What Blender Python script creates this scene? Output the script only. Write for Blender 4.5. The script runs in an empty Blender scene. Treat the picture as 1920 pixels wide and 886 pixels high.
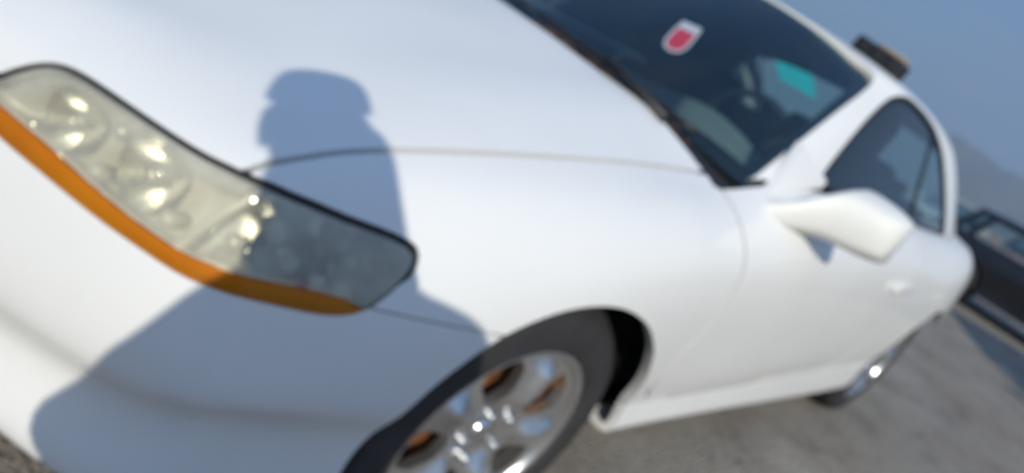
import bpy, bmesh, math, random
import numpy as np
from mathutils import Vector, Matrix
random.seed(7); RNG = np.random.default_rng(7)
scene = bpy.context.scene
# ================= camera =================
CAM = np.array([0.93547, 1.40565, 1.09944])
YAW, PITCH, ROLL = -2.4700428, -0.3449270, 0.5272783
FW = np.array([math.cos(YAW)*math.cos(PITCH), math.sin(YAW)*math.cos(PITCH), math.sin(PITCH)])
_r = np.cross(FW, [0, 0, 1]); _r /= np.linalg.norm(_r); _u = np.cross(_r, FW)
CR = math.cos(ROLL)*_r+math.sin(ROLL)*_u
CU = -math.sin(ROLL)*_r+math.cos(ROLL)*_u
cd = bpy.data.cameras.new('camera'); cam = bpy.data.objects.new('camera', cd)
scene.collection.objects.link(cam); scene.camera = cam
cam.matrix_world = Matrix([[CR[i], CU[i], -FW[i], CAM[i]] for i in range(3)]+[[0, 0, 0, 1]])
cd.sensor_width = 36.0; cd.lens = 36*1275.56/1920; cd.clip_start = .02; cd.clip_end = 4000
cd.dof.use_dof = True; cd.dof.focus_distance = 0.20; cd.dof.aperture_fstop = 8.0   # the phone focused far too close: everything is soft
# ================= sky, sun, exposure =================
SUN = np.array([0.55449, 0.68122, 0.47799])
world = bpy.data.worlds.new('World'); scene.world = world; world.use_nodes = True
wt = world.node_tree; wt.nodes.clear()
wo = wt.nodes.new('ShaderNodeOutputWorld'); bg = wt.nodes.new('ShaderNodeBackground')
sky = wt.nodes.new('ShaderNodeTexSky'); sky.sky_type = 'NISHITA'; sky.sun_disc = False
sky.sun_elevation = math.asin(SUN[2]); sky.sun_rotation = math.atan2(SUN[0], SUN[1])
sky.air_density = 1.0; sky.dust_density = 0.3; sky.ozone_density = 2.0
tc = wt.nodes.new('ShaderNodeTexCoord'); mp = wt.nodes.new('ShaderNodeMapping'); mp.inputs['Scale'].default_value = (1.2, 1.2, 4.0)
nz = wt.nodes.new('ShaderNodeTexNoise'); nz.inputs['Scale'].default_value = 2.6; nz.inputs['Detail'].default_value = 7; nz.inputs['Roughness'].default_value = .58
rp = wt.nodes.new('ShaderNodeValToRGB'); rp.color_ramp.elements[0].position = .46; rp.color_ramp.elements[1].position = .72
rp.color_ramp.elements[1].color = (.62, .62, .62, 1)
cm = wt.nodes.new('ShaderNodeMix'); cm.data_type = 'RGBA'
cm.inputs['B'].default_value = (1.22, 1.40, 1.98, 1)
wt.links.new(tc.outputs['Generated'], mp.inputs[0]); wt.links.new(mp.outputs[0], nz.inputs['Vector'])
wt.links.new(nz.outputs['Fac'], rp.inputs[0]); wt.links.new(rp.outputs[0], cm.inputs['Factor'])
sx = wt.nodes.new('ShaderNodeSeparateXYZ'); wt.links.new(tc.outputs['Generated'], sx.inputs[0])
hr_ = wt.nodes.new('ShaderNodeValToRGB'); wt.links.new(sx.outputs['Z'], hr_.inputs[0])
e_ = hr_.color_ramp.elements; e_[0].position = 0.0; e_[0].color = (.95, .95, .95, 1); e_[1].position = .62; e_[1].color = (0, 0, 0, 1)
e2_ = hr_.color_ramp.elements.new(.40); e2_.color = (.75, .75, .75, 1)
hm = wt.nodes.new('ShaderNodeMix'); hm.data_type = 'RGBA'; hm.inputs['B'].default_value = (.42, .84, 1.60, 1)   # low veil of thin lavender-blue cloud
wt.links.new(hr_.outputs[0], hm.inputs['Factor']); wt.links.new(sky.outputs[0], hm.inputs['A']); wt.links.new(hm.outputs['Result'], cm.inputs['A']); wt.links.new(cm.outputs['Result'], bg.inputs[0])
bg.inputs[1].default_value = 0.15; wt.links.new(bg.outputs[0], wo.inputs[0])
ld = bpy.data.lights.new('sun', 'SUN'); ld.energy = 2.75; ld.angle = math.radians(.53); ld.color = (1.0, .94, .81)
lo = bpy.data.objects.new('sun', ld); scene.collection.objects.link(lo)
lo.rotation_euler = Vector(SUN.tolist()).to_track_quat('Z', 'Y').to_euler(); lo.location = (6, 8, 6)
scene.render.engine = 'CYCLES'; scene.cycles.use_denoising = True; scene.cycles.max_bounces = 10; scene.cycles.transparent_max_bounces = 24
scene.cycles.caustics_reflective = False; scene.cycles.caustics_refractive = False; scene.cycles.sample_clamp_indirect = 6
scene.view_settings.view_transform = 'Standard'; scene.view_settings.look = 'None'
scene.view_settings.exposure = 0.58; scene.view_settings.gamma = 1.0; scene.view_settings.use_curve_mapping = False
# ================= materials =================
M = {}
def principled(name, col, rough=.5, metal=0., coat=0., var=0., vscale=8., bump=0., bscale=60., spec=.5, trans=0.):
    m = bpy.data.materials.new(name); m.use_nodes = True
    nt = m.node_tree; p = nt.nodes['Principled BSDF']
    p.inputs['Base Color'].default_value = (*col, 1); p.inputs['Roughness'].default_value = rough
    p.inputs['Metallic'].default_value = metal; p.inputs['Coat Weight'].default_value = coat; p.inputs['Coat Roughness'].default_value = .06
    p.inputs['Specular IOR Level'].default_value = spec; p.inputs['Transmission Weight'].default_value = trans
    g = nt.nodes.new('ShaderNodeTexCoord')
    if var > 0:
        n = nt.nodes.new('ShaderNodeTexNoise'); n.inputs['Scale'].default_value = vscale; n.inputs['Detail'].default_value = 6
        r = nt.nodes.new('ShaderNodeValToRGB')
        r.color_ramp.elements[0].position = .3; r.color_ramp.elements[1].position = .7
        r.color_ramp.elements[0].color = (*[max(0, c*(1-var)) for c in col], 1)
        r.color_ramp.elements[1].color = (*[min(1, c*(1+var*.6)) for c in col], 1)
        nt.links.new(g.outputs['Object'], n.inputs['Vector']); nt.links.new(n.outputs['Fac'], r.inputs[0]); nt.links.new(r.outputs[0], p.inputs['Base Color'])
    if bump > 0:
        n2 = nt.nodes.new('ShaderNodeTexNoise'); n2.inputs['Scale'].default_value = bscale; n2.inputs['Detail'].default_value = 5
        b = nt.nodes.new('ShaderNodeBump'); b.inputs['Strength'].default_value = bump; b.inputs['Distance'].default_value = .01
        nt.links.new(g.outputs['Object'], n2.inputs['Vector']); nt.links.new(n2.outputs['Fac'], b.inputs['Height']); nt.links.new(b.outputs[0], p.inputs['Normal'])
    M[name] = m; return m
def sheet_glass(name, tint, ior=1.5, haze=0., hazecol=(.7, .7, .6), rough=.01, gloss=(1, 1, 1)):
    """thin pane: tinted see-through layer under a Fresnel reflection, plus some surface haze"""
    m = bpy.data.materials.new(name); m.use_nodes = True; nt = m.node_tree; nt.nodes.clear()
    o = nt.nodes.new('ShaderNodeOutputMaterial'); t = nt.nodes.new('ShaderNodeBsdfTransparent'); t.inputs[0].default_value = (*tint, 1)
    gl = nt.nodes.new('ShaderNodeBsdfGlossy'); gl.inputs['Roughness'].default_value = rough; gl.inputs[0].default_value = (*gloss, 1)
    f = nt.nodes.new('ShaderNodeFresnel'); f.inputs['IOR'].default_value = ior
    x = nt.nodes.new('ShaderNodeMixShader')
    base = t
    if haze > 0:
        d = nt.nodes.new('ShaderNodeBsdfDiffuse'); d.inputs[0].default_value = (*hazecol, 1)
        n = nt.nodes.new('ShaderNodeTexNoise'); n.inputs['Scale'].default_value = 14; n.inputs['Detail'].default_value = 4
        mr = nt.nodes.new('ShaderNodeMapRange'); mr.inputs['From Min'].default_value = .3; mr.inputs['From Max'].default_value = .7
        mr.inputs['To Min'].default_value = haze*.6; mr.inputs['To Max'].default_value = haze*1.4
        g = nt.nodes.new('ShaderNodeTexCoord'); nt.links.new(g.outputs['Object'], n.inputs['Vector']); nt.links.new(n.outputs['Fac'], mr.inputs['Value'])
        y = nt.nodes.new('ShaderNodeMixShader'); nt.links.new(mr.outputs[0], y.inputs[0]); nt.links.new(t.outputs[0], y.inputs[1]); nt.links.new(d.outputs[0], y.inputs[2]); base = y
    nt.links.new(f.outputs[0], x.inputs[0]); nt.links.new(base.outputs[0], x.inputs[1]); nt.links.new(gl.outputs[0], x.inputs[2]); nt.links.new(x.outputs[0], o.inputs[0])
    M[name] = m; return m
principled('white_paint', (.82, .82, .80), .65, 0, .7, var=.03, vscale=3.0, bump=.004, bscale=9, spec=.2)
M['white_paint'].node_tree.nodes['Principled BSDF'].inputs['Coat Roughness'].default_value = .03
principled('black_rubber', (.012, .012, .013), .55)
principled('black_plastic', (.018, .018, .02), .45, bump=.1, bscale=200)
principled('wheel_well', (.008, .008, .009), .9)
principled('tyre_rubber', (.034, .033, .034), .75, var=.25, vscale=12, bump=.25, bscale=90)
principled('alloy', (.66, .66, .65), .24, .9, .0, var=.08, vscale=20)
principled('white_plastic', (.80, .80, .76), .5, var=.04, vscale=5)
principled('alloy_bright', (.78, .78, .77), .16, 1.0)
principled('rusty_iron', (.28, .115, .04), .8, .1, var=.5, vscale=25, bump=.3)
principled('chrome', (.82, .82, .80), .10, 1.0)
principled('lamp_silver', (.85, .85, .80), .28, 1.0)
principled('reflector', (.76, .75, .66), .35, .6, var=.15, vscale=16)
principled('housing_grey', (.86, .85, .77), .42, .15, var=.25, vscale=12)
principled('red_plastic', (.35, .02, .015), .2, 0, .6)
principled('bulb_glass', (.8, .8, .75), .08, .4, .8)
principled('interior_dark', (.028, .03, .033), .75, bump=.2, bscale=120)
principled('dash_grey', (.27, .28, .255), .7, var=.15, vscale=6, bump=.2, bscale=150)
principled('seat_cloth', (.06, .058, .055), .9, bump=.3, bscale=200)
principled('headliner', (.06, .062, .065), .9)
principled('teal_card', (.05, .62, .52), .5)
principled('red_card', (.42, .035, .07), .4)
principled('white_card', (.42, .47, .52), .4)
principled('tan_card', (.42, .34, .22), .7)
principled('black_box', (.012, .013, .015), .5, bump=.15, bscale=80)
principled('leaf_brown', (.16, .075, .03), .8, var=.4, vscale=40)
principled('skin', (.42, .24, .17), .5)
principled('shirt', (.06, .07, .09), .85, bump=.2, bscale=120)
principled('trousers', (.035, .04, .06), .85)
principled('shoe', (.03, .028, .026), .7)
principled('cap_cloth', (.03, .03, .035), .85)
principled('eye_white', (.75, .74, .7), .2)
principled('lip', (.35, .12, .1), .5)
sheet_glass('windshield_glass', (.68, .86, .90), 1.85, gloss=(.72, .92, 1.0))
sheet_glass('rear_glass', (.82, .95, .89), 1.4)
sheet_glass('side_glass', (.60, .76, .80), 1.8)
sheet_glass('lens', (.90, .89, .80), 1.62, haze=.34, hazecol=(.90, .88, .72), rough=.05)
# amber: coloured plastic that lets light bleed through
def amber():
    m = principled('amber', (1.0, .325, .004), .3, 0, .25, var=.25, vscale=7)
    nt = m.node_tree; p = nt.nodes['Principled BSDF']; o = nt.nodes['Material Output']
    tr = nt.nodes.new('ShaderNodeBsdfTranslucent'); tr.inputs[0].default_value = (1.0, .36, .008, 1)
    tp = nt.nodes.new('ShaderNodeBsdfTransparent'); tp.inputs[0].default_value = (1.0, .42, .03, 1)
    a = nt.nodes.new('ShaderNodeMixShader'); a.inputs[0].default_value = .35
    b = nt.nodes.new('ShaderNodeMixShader'); b.inputs[0].default_value = .30
    nt.links.new(p.outputs[0], a.inputs[1]); nt.links.new(tr.outputs[0], a.inputs[2]); nt.links.new(a.outputs[0], b.inputs[1]); nt.links.new(tp.outputs[0], b.inputs[2]); nt.links.new(b.outputs[0], o.inputs[0])
amber()
def translucent_card(name, col):
    m = principled(name, col, .5); nt = m.node_tree; p = nt.nodes['Principled BSDF']; o = nt.nodes['Material Output']
    tr = nt.nodes.new('ShaderNodeBsdfTranslucent'); tr.inputs[0].default_value = (*col, 1); a = nt.nodes.new('ShaderNodeMixShader'); a.inputs[0].default_value = .85
    nt.links.new(p.outputs[0], a.inputs[1]); nt.links.new(tr.outputs[0], a.inputs[2]); nt.links.new(a.outputs[0], o.inputs[0])
translucent_card('teal_card', (.25, 1.0, .92))
sheet_glass('clear_glass', (.80, .86, .86), 1.5)
def asphalt():
    m = bpy.data.materials.new('dusty_asphalt'); m.use_nodes = True; nt = m.node_tree; p = nt.nodes['Principled BSDF']
    g = nt.nodes.new('ShaderNodeTexCoord')
    def noise(s, d, r=.6):
        n = nt.nodes.new('ShaderNodeTexNoise'); n.inputs['Scale'].default_value = s; n.inputs['Detail'].default_value = d; n.inputs['Roughness'].default_value = r
        nt.links.new(g.outputs['Object'], n.inputs['Vector']); return n
    def ramp(src, stops):
        r = nt.nodes.new('ShaderNodeValToRGB'); e = r.color_ramp.elements
        while len(e) < len(stops): e.new(.5)
        for k, (q, c) in enumerate(stops): e[k].position = q; e[k].color = (*c, 1)
        nt.links.new(src, r.inputs[0]); return r
    big = ramp(noise(.55, 6).outputs['Fac'], [(.30, (.31, .262, .215)), (.55, (.33, .305, .268)), (.75, (.355, .333, .295))])
    mid = ramp(noise(2.3, 10, .74).outputs['Fac'], [(.34, (.50, .47, .44)), (.46, (.90, .89, .88)), (.66, (1.12, 1.12, 1.1))])
    v = nt.nodes.new('ShaderNodeTexVoronoi'); v.inputs['Scale'].default_value = 85; nt.links.new(g.outputs['Object'], v.inputs['Vector'])
    grit = ramp(v.outputs['Distance'], [(.0, (1.35, 1.32, 1.28)), (.28, (1, 1, 1)), (.8, (.72, .72, .72))])
    def mul(a, b):
        x = nt.nodes.new('ShaderNodeMix'); x.data_type = 'RGBA'; x.blend_type = 'MULTIPLY'; x.inputs['Factor'].default_value = 1
        nt.links.new(a, x.inputs['A']); nt.links.new(b, x.inputs['B']); return x.outputs['Result']
    nt.links.new(mul(mul(big.outputs[0], mid.outputs[0]), grit.outputs[0]), p.inputs['Base Color'])
    p.inputs['Roughness'].default_value = .92
    b = nt.nodes.new('ShaderNodeBump'); b.inputs['Strength'].default_value = .6; b.inputs['Distance'].default_value = .012
    nt.links.new(v.outputs['Distance'], b.inputs['Height']); nt.links.new(b.outputs[0], p.inputs['Normal'])
    M['dusty_asphalt'] = m
asphalt()
# ================= object helpers =================
COL = scene.collection
def link(o, parent=None):
    COL.objects.link(o)
    if parent is not None: o.parent = parent
    return o
def tag(o, label=None, cat=None, group=None, kind=None):
    if label: o['label'] = label
    if cat: o['category'] = cat
    if group: o['group'] = group
    if kind: o['kind'] = kind
    return o
def empty(name, loc=(0, 0, 0), rz=0., parent=None):
    o = bpy.data.objects.new(name, None); o.location = loc; o.rotation_euler = (0, 0, rz); o.empty_display_size = .2
    return link(o, parent)
def obj(name, V, F, mat, parent=None, smooth=True):
    me = bpy.data.meshes.new(name); me.from_pydata([tuple(map(float, v)) for v in V], [], [tuple(int(i) for i in f) for f in F]); me.update()
    if smooth: me.polygons.foreach_set('use_smooth', [True]*len(me.polygons))
    me.materials.append(M[mat]); o = bpy.data.objects.new(name, me)
    return link(o, parent)
def bm_obj(name, bm, mat, parent=None, smooth=False, bevel=0., seg=2):
    if bevel > 0: bmesh.ops.bevel(bm, geom=[e for e in bm.edges], offset=bevel, segments=seg, profile=.6, affect='EDGES', clamp_overlap=True)
    bmesh.ops.recalc_face_normals(bm, faces=bm.faces)
    me = bpy.data.meshes.new(name); bm.to_mesh(me); bm.free()
    if smooth: me.polygons.foreach_set('use_smooth', [True]*len(me.polygons))
    me.materials.append(M[mat]); return link(bpy.data.objects.new(name, me), parent)
def box_bm(sx, sy, sz, c=(0, 0, 0), rot=None):
    bm = bmesh.new(); bmesh.ops.create_cube(bm, size=1)
    for v in bm.verts: v.co = Vector((v.co.x*sx, v.co.y*sy, v.co.z*sz))
    if rot is not None: bmesh.ops.rotate(bm, verts=bm.verts, matrix=rot)
    bmesh.ops.translate(bm, verts=bm.verts, vec=c); return bm
def tube(pts, r, n=10, caps=True):
    """round bar along a polyline: returns V, F"""
    P = [Vector(p) for p in pts]; V = []; F = []
    rr = r if hasattr(r, '__len__') else [r]*len(P)
    up = Vector((0.13, .21, .97)).normalized()
    for k, p in enumerate(P):
        d = (P[min(k+1, len(P)-1)]-P[max(k-1, 0)]).normalized()
        a = d.cross(up); a = a.normalized() if a.length > 1e-4 else d.orthogonal().normalized(); b = d.cross(a)
        for j in range(n):
            t = 2*math.pi*j/n; V.append(p+a*(math.cos(t)*rr[k])+b*(math.sin(t)*rr[k]))
    for k in range(len(P)-1):
        for j in range(n):
            F.append((k*n+j, k*n+(j+1) % n, (k+1)*n+(j+1) % n, (k+1)*n+j))
    if caps: F.append(tuple(range(n))[::-1]); F.append(tuple((len(P)-1)*n+j for j in range(n)))
    return V, F
def lathe_y(prof, n=64, c=(0, 0, 0), a0=0, a1=2*math.pi):
    """revolve (y, r) profile about the y axis through c"""
    full = abs(a1-a0-2*math.pi) < 1e-6; m = n if full else n+1; V = []; F = []
    for k in range(m):
        t = a0+(a1-a0)*k/n
        for y, r in prof: V.append((c[0]+r*math.cos(t), c[1]+y, c[2]+r*math.sin(t)))
    q = len(prof)
    for k in range(n):
        for j in range(q-1):
            F.append((k*q+j, ((k+1) % m)*q+j, ((k+1) % m)*q+j+1, k*q+j+1))
    return V, F
def grid_faces(ni, nj):
    i, j = np.meshgrid(np.arange(ni-1), np.arange(nj-1), indexing='ij'); a = (i*nj+j).ravel()
    return np.stack([a, a+nj, a+nj+1, a+1], 1)
# ---- patches: vertices + attribute columns + polygons, cut by fields -------------------
class Patch:
    def __init__(s, V, N, A, F): s.V, s.N, s.A, s.F = V, N, A, F
    @staticmethod
    def grid(G, attrs, flip=False):
        ni, nj = G.shape[:2]
        du = np.gradient(G, axis=0); dv = np.gradient(G, axis=1); n = np.cross(du, dv); n /= np.linalg.norm(n, axis=2, keepdims=True)+1e-12
        if flip: n = -n
        F = grid_faces(ni, nj)
        if flip: F = F[:, ::-1]
        return Patch(G.reshape(-1, 3), n.reshape(-1, 3), {k: np.asarray(v, float).reshape(-1) for k, v in attrs.items()}, [tuple(f) for f in F.tolist()])
    def cut(s, f):
        """keep the side where field f (per vertex) is positive; edges are cut where f crosses zero"""
        f = np.asarray(f, float); f = np.where(np.abs(f) < 1e-9, 1e-9, f); keep = f > 0
        keys = list(s.A); newV = [], []; V = list(s.V); N = list(s.N); A = {k: list(s.A[k]) for k in keys}; cache = {}; F = []
        kl = keep.tolist()
        for face in s.F:
            ks = [kl[i] for i in face]
            if all(ks): F.append(face); continue
            if not any(ks): continue
            out = []
            for q in range(len(face)):
                i, j = face[q], face[(q+1) % len(face)]
                if kl[i]: out.append(i)
                if kl[i] != kl[j]:
                    key = (i, j) if i < j else (j, i)
                    if key not in cache:
                        t = f[key[0]]/(f[key[0]]-f[key[1]]); cache[key] = len(V)
                        V.append(s.V[key[0]]*(1-t)+s.V[key[1]]*t); N.append(s.N[key[0]]*(1-t)+s.N[key[1]]*t)
                        for k in keys: A[k].append(s.A[k][key[0]]*(1-t)+s.A[k][key[1]]*t)
                    out.append(cache[key])
            if len(out) >= 3: F.append(tuple(out))
        used = sorted({i for q in F for i in q}); mp_ = {o: n for n, o in enumerate(used)}
        V = np.array(V)[used] if used else np.zeros((0, 3)); N = np.array(N)[used] if used else np.zeros((0, 3))
        return Patch(V, N, {k: np.array(A[k])[used] if used else np.zeros(0) for k in keys}, [tuple(mp_[i] for i in q) for q in F])
    def offset(s, d): return Patch(s.V+s.N*np.asarray(d).reshape(-1, 1) if np.ndim(d) else s.V+s.N*d, s.N, s.A, s.F)
    def boundary(s):
        cnt = {}
        for q in s.F:
            for k in range(len(q)):
                i, j = q[k], q[(k+1) % len(q)]; cnt.setdefault((min(i, j), max(i, j)), []).append((i, j))
        return [v[0] for v in cnt.values() if len(v) == 1]
    def flanged(s, depth=.012, skip_centre=True):
        """V, F with the rim folded inward so that the panel shows its thickness at every gap"""
        V = [tuple(v) for v in s.V]; F = list(s.F); dup = {}
        def d(i):
            if i not in dup:
                dup[i] = len(V); V.append(tuple(s.V[i])); V.append(tuple(s.V[i]-s.N[i]*depth))
            return dup[i]
        for i, j in s.boundary():
            if skip_centre and abs(s.V[i][1]) < 1e-4 and abs(s.V[j][1]) < 1e-4: continue
            a, b = d(i), d(j); F.append((b, a, a+1, b+1))
        return V, F
def mirrored(V, F): return [(v[0], -v[1], v[2]) for v in V], [tuple(reversed(f)) for f in F]
def both(V, F):
    W, H = mirrored(V, F); n = len(V)
    return list(V)+W, list(F)+[tuple(i+n for i in f) for f in H]
def smooth_poly(P, n=5):
    P = np.array(P, float); m = len(P); out = []
    for i in range(m):
        a, b, c, d = P[i-1], P[i], P[(i+1) % m], P[(i+2) % m]
        for k in range(n):
            t = k/n; out.append(.5*((2*b)+(c-a)*t+(2*a-5*b+4*c-d)*t*t+(3*b-a-3*c+d)*t**3))
    return np.array(out)
def poly_sdf(X, Y, poly):
    """signed distance to a closed polygon, negative inside"""
    P = np.asarray(poly, float); Q = np.roll(P, -1, 0); best = np.full(len(X), 1e9); inside = np.zeros(len(X), bool)
    for (x0, y0), (x1, y1) in zip(P, Q):
        ex, ey = x1-x0, y1-y0; L = ex*ex+ey*ey+1e-15
        t = np.clip(((X-x0)*ex+(Y-y0)*ey)/L, 0, 1); best = np.minimum(best, np.hypot(X-x0-t*ex, Y-y0-t*ey))
        c = (y0 > Y) != (y1 > Y); xi = x0+(Y-y0)*ex/(ey if abs(ey) > 1e-12 else 1e-12); inside ^= c & (X < xi)
    return np.where(inside, -best, best)
# ---- smooth surfaces through hand-placed section points -------------------------------
def bspline_rows(P, n, closed_ends=True):
    """near-interpolating uniform cubic B-spline along axis 0, n samples per span; returns samples and their index parameter"""
    P = np.asarray(P, float)
    E = np.concatenate([2*P[:1]-P[1:2], P, 2*P[-1:]-P[-2:-1]], 0)
    d2 = np.zeros_like(E)
    d2[1:-1] = E[2:]-2*E[1:-1]+E[:-2]
    C = E-d2/6.0
    C[1] = P[0]; C[-2] = P[-1]
    C[0] = 2*C[1]-C[2]; C[-1] = 2*C[-2]-C[-3]
    m = len(P)-1
    t = np.linspace(0, m, m*n+1)
    i = np.minimum(t.astype(int), m-1); f = t-i
    sh = (-1,)+(1,)*(P.ndim-1)
    b = [((1-f)**3/6), ((3*f**3-6*f*f+4)/6), ((-3*f**3+3*f*f+3*f+1)/6), (f**3/6)]
    return sum(b[k].reshape(sh)*C[i+k] for k in range(4)), t
# body net: every station lists 14 points: tuck, bottom, lip, groove, bulge, mid, character line, ..., seam(9), hood/deck ..., centre(13)
def hood_z(x, y):
    zc = np.interp(x, [-.6,-.3,0,.25,.5,.7,.85], [1.02,.985,.935,.885,.83,.775,.715])
    zs = np.interp(x, [-.6,-.363,-.153,.126,.371,.485,.58,.66,.72,.78,.85], [.945,.92,.89,.852,.812,.790,.752,.74,.732,.724,.714])
    k = min(abs(y)/.72, 1.0)
    return zs+(zc-zs)*(1-k**2.2)
STATIONS = []
def nose(base, nrm, lv, cx):
    pts = [(base[0]+o*nrm[0], base[1]+o*nrm[1], z) for o, z in lv]
    b = pts[-1]
    for k in (.22, .46, .72, 1.0):
        x = b[0]+(cx-b[0])*k; y = b[1]*(1-k)
        pts.append((x, y, hood_z(x, y)+(.011 if k == .22 else 0)))
    STATIONS.append(pts)
def side(x, lv, cx=None, hood=True, deck=None):
    pts = [(x, y, z) for y, z in lv]
    b = pts[-1]
    cx = x if cx is None else cx
    for k in (.22, .46, .72, 1.0):
        xx = x+(cx-x)*k; y = b[1]*(1-k)
        pts.append((xx, y, hood_z(xx, y)+(.011 if k == .22 else 0) if hood else b[2]+deck*(1-(1-k)**2)))
    STATIONS.append(pts)
nose((.865,0), (1,0), [(-.06,.20),(.005,.205),(.045,.25),(.020,.345),(.072,.41),(.08,.50),(.066,.58),(.05,.64),(.025,.69),(0,.716)], .60)
nose((.83,.20), (.96,.28), [(-.06,.20),(.005,.205),(.045,.25),(.020,.345),(.072,.41),(.08,.50),(.064,.58),(.048,.64),(.024,.69),(0,.718)], .56)
nose((.775,.37), (.88,.47), [(-.05,.20),(.01,.205),(.045,.25),(.018,.35),(.069,.415),(.077,.50),(.062,.58),(.046,.635),(.023,.69),(0,.726)], .50)
nose((.702,.52), (.79,.61), [(-.04,.20),(.012,.205),(.045,.255),(.012,.36),(.066,.425),(.075,.50),(.062,.58),(.046,.635),(.022,.69),(0,.734)], .44)
nose((.585,.712), (.62,.78), [(-.04,.20),(.012,.205),(.045,.26),(.010,.385),(.066,.44),(.078,.51),(.070,.58),(.056,.635),(.028,.70),(0,.750)], .36)
STATIONS.append([(.46,.72,.21),(.485,.775,.215),(.507,.812,.28),(.496,.79,.41),(.523,.832,.465),(.528,.838,.51),(.517,.825,.60),(.508,.807,.67),(.493,.77,.745),(.472,.72,.790)]+[(.472+(.30-.472)*k,.72*(1-k),hood_z(.472+(.30-.472)*k,.72*(1-k))) for k in (.22,.46,.72,1.)])
side(.30, [(.79,.215),(.850,.22),(.878,.29),(.876,.415),(.893,.475),(.895,.54),(.884,.63),(.850,.715),(.793,.785),(.72,.824)], .20)
side(.0, [(.79,.27),(.85,.275),(.872,.31),(.882,.385),(.902,.47),(.909,.58),(.905,.70),(.873,.785),(.805,.843),(.72,.870)], .03)
side(-.25, [(.79,.285),(.85,.285),(.872,.315),(.868,.382),(.890,.47),(.903,.60),(.902,.735),(.872,.818),(.803,.872),(.715,.897)], -.16)
side(-.47, [(.79,.285),(.848,.285),(.868,.312),(.862,.378),(.881,.46),(.895,.60),(.900,.748),(.868,.832),(.795,.888),(.715,.914)], -.34)
side(-.75, [(.79,.275),(.846,.275),(.866,.305),(.861,.376),(.880,.45),(.895,.60),(.901,.757),(.875,.855),(.818,.925),(.757,.968)], -.70, False, .02)
side(-1.3, [(.79,.25),(.845,.25),(.866,.29),(.862,.38),(.880,.45),(.896,.60),(.902,.762),(.878,.87),(.822,.945),(.757,.985)], None, False, .02)
side(-1.85, [(.79,.225),(.845,.225),(.866,.27),(.864,.385),(.880,.46),(.896,.60),(.902,.765),(.876,.875),(.818,.95),(.752,.987)], None, False, .02)
side(-2.35, [(.79,.21),(.845,.21),(.866,.26),(.868,.385),(.886,.47),(.899,.60),(.900,.765),(.870,.875),(.808,.95),(.740,.988)], None, False, .02)
side(-2.715, [(.79,.21),(.845,.21),(.866,.26),(.872,.385),(.890,.47),(.900,.60),(.895,.765),(.868,.878),(.808,.958),(.725,.992)], None, False, .02)
side(-3.10, [(.77,.21),(.83,.21),(.852,.26),(.850,.385),(.858,.47),(.862,.60),(.858,.75),(.838,.875),(.785,.958),(.70,.994)], None, False, .025)
STATIONS.append([(-3.38,.68,.21),(-3.42,.73,.22),(-3.45,.76,.28),(-3.46,.775,.385),(-3.43,.752,.47),(-3.435,.755,.60),(-3.425,.750,.75),(-3.405,.732,.875),(-3.37,.69,.955),(-3.34,.62,.992),(-3.30,.47,.995),(-3.28,.32,1.002),(-3.26,.16,1.006),(-3.25,0,1.008)])
STATIONS.append([(-3.58,.40,.21),(-3.64,.42,.22),(-3.68,.43,.28),(-3.69,.44,.385),(-3.71,.45,.47),(-3.715,.45,.60),(-3.69,.44,.75),(-3.65,.42,.86),(-3.60,.40,.95),(-3.54,.38,.985),(-3.48,.30,.995),(-3.43,.2,1.002),(-3.39,.1,1.006),(-3.36,0,1.008)])
STATIONS.append([(-3.62,0,.21),(-3.70,0,.22),(-3.74,0,.28),(-3.75,0,.385),(-3.77,0,.47),(-3.775,0,.60),(-3.75,0,.75),(-3.71,0,.86),(-3.66,0,.955),(-3.60,0,.99),(-3.55,0,1.0),(-3.50,0,1.005),(-3.46,0,1.007),(-3.43,0,1.008)])
def body_grid(ns=14, nl=9):
    P = np.array(STATIONS)
    G, ts = bspline_rows(P, ns)
    G2, tl = bspline_rows(G.transpose(1, 0, 2), nl)
    G = G2.transpose(1, 0, 2)             # [station, level, xyz]
    return G, ts, tl
# ================= ground =================
def ground():
    V = []; F = []; ring = [0, 3, 8, 20, 60, 200, 700, 2300]
    n = 48
    for r in ring:
        for k in range(n):
            t = 2*math.pi*k/n; V.append((r*math.cos(t)-3, r*math.sin(t), 0))
    for a in range(len(ring)-1):
        for k in range(n): F.append((a*n+k, a*n+(k+1) % n, (a+1)*n+(k+1) % n, (a+1)*n+k))
    g = obj('ground', V[n-1:], [tuple(max(0, i-(n-1)) for i in f) if min(f) >= n else (0, f[3]-(n-1), f[2]-(n-1)) for f in [(x[0], x[1], x[2], x[3]) for x in F]], 'dusty_asphalt', None, False)
    me = g.data; bm = bmesh.new(); bm.from_mesh(me); bmesh.ops.recalc_face_normals(bm, faces=bm.faces)
    if sum(f.normal.z for f in bm.faces) < 0: bmesh.ops.reverse_faces(bm, faces=bm.faces)
    bm.to_mesh(me); bm.free(); tag(g, kind='structure')
ground()
# ================= the white coupe =================
HL = smooth_poly([(.452,-.082),(.462,-.072),(.478,-.064),(.494,-.0567),(.5033,-.0451),(.523,-.0251),(.5467,-.0093),(.578,-.0011),(.6326,-.0002),(.722,-.0065),(.8013,-.0166),(.8296,-.0221),(.8721,-.0375),(.919,-.0632),(.9836,-.0949),(1.0473,-.1203),(1.0846,-.1382),(1.097,-.1518),(1.0935,-.1742),(1.0732,-.199),(1.0513,-.2174),(1.0271,-.2243),(.9944,-.2201),(.9542,-.2061),(.9154,-.1894),(.8781,-.1725),(.8445,-.1597),(.7803,-.1424),(.7086,-.1327),(.6281,-.1238),(.5455,-.1163),(.50,-.110),(.47,-.100)], 3)
AMB_A = [.42,.5236,.6101,.6986,.7815,.8493,.9313,1.0201,1.0368,1.1]
AMB_B = [-.076,-.0850,-.0930,-.1065,-.1200,-.1355,-.1700,-.2030,-.214,-.258]
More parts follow.
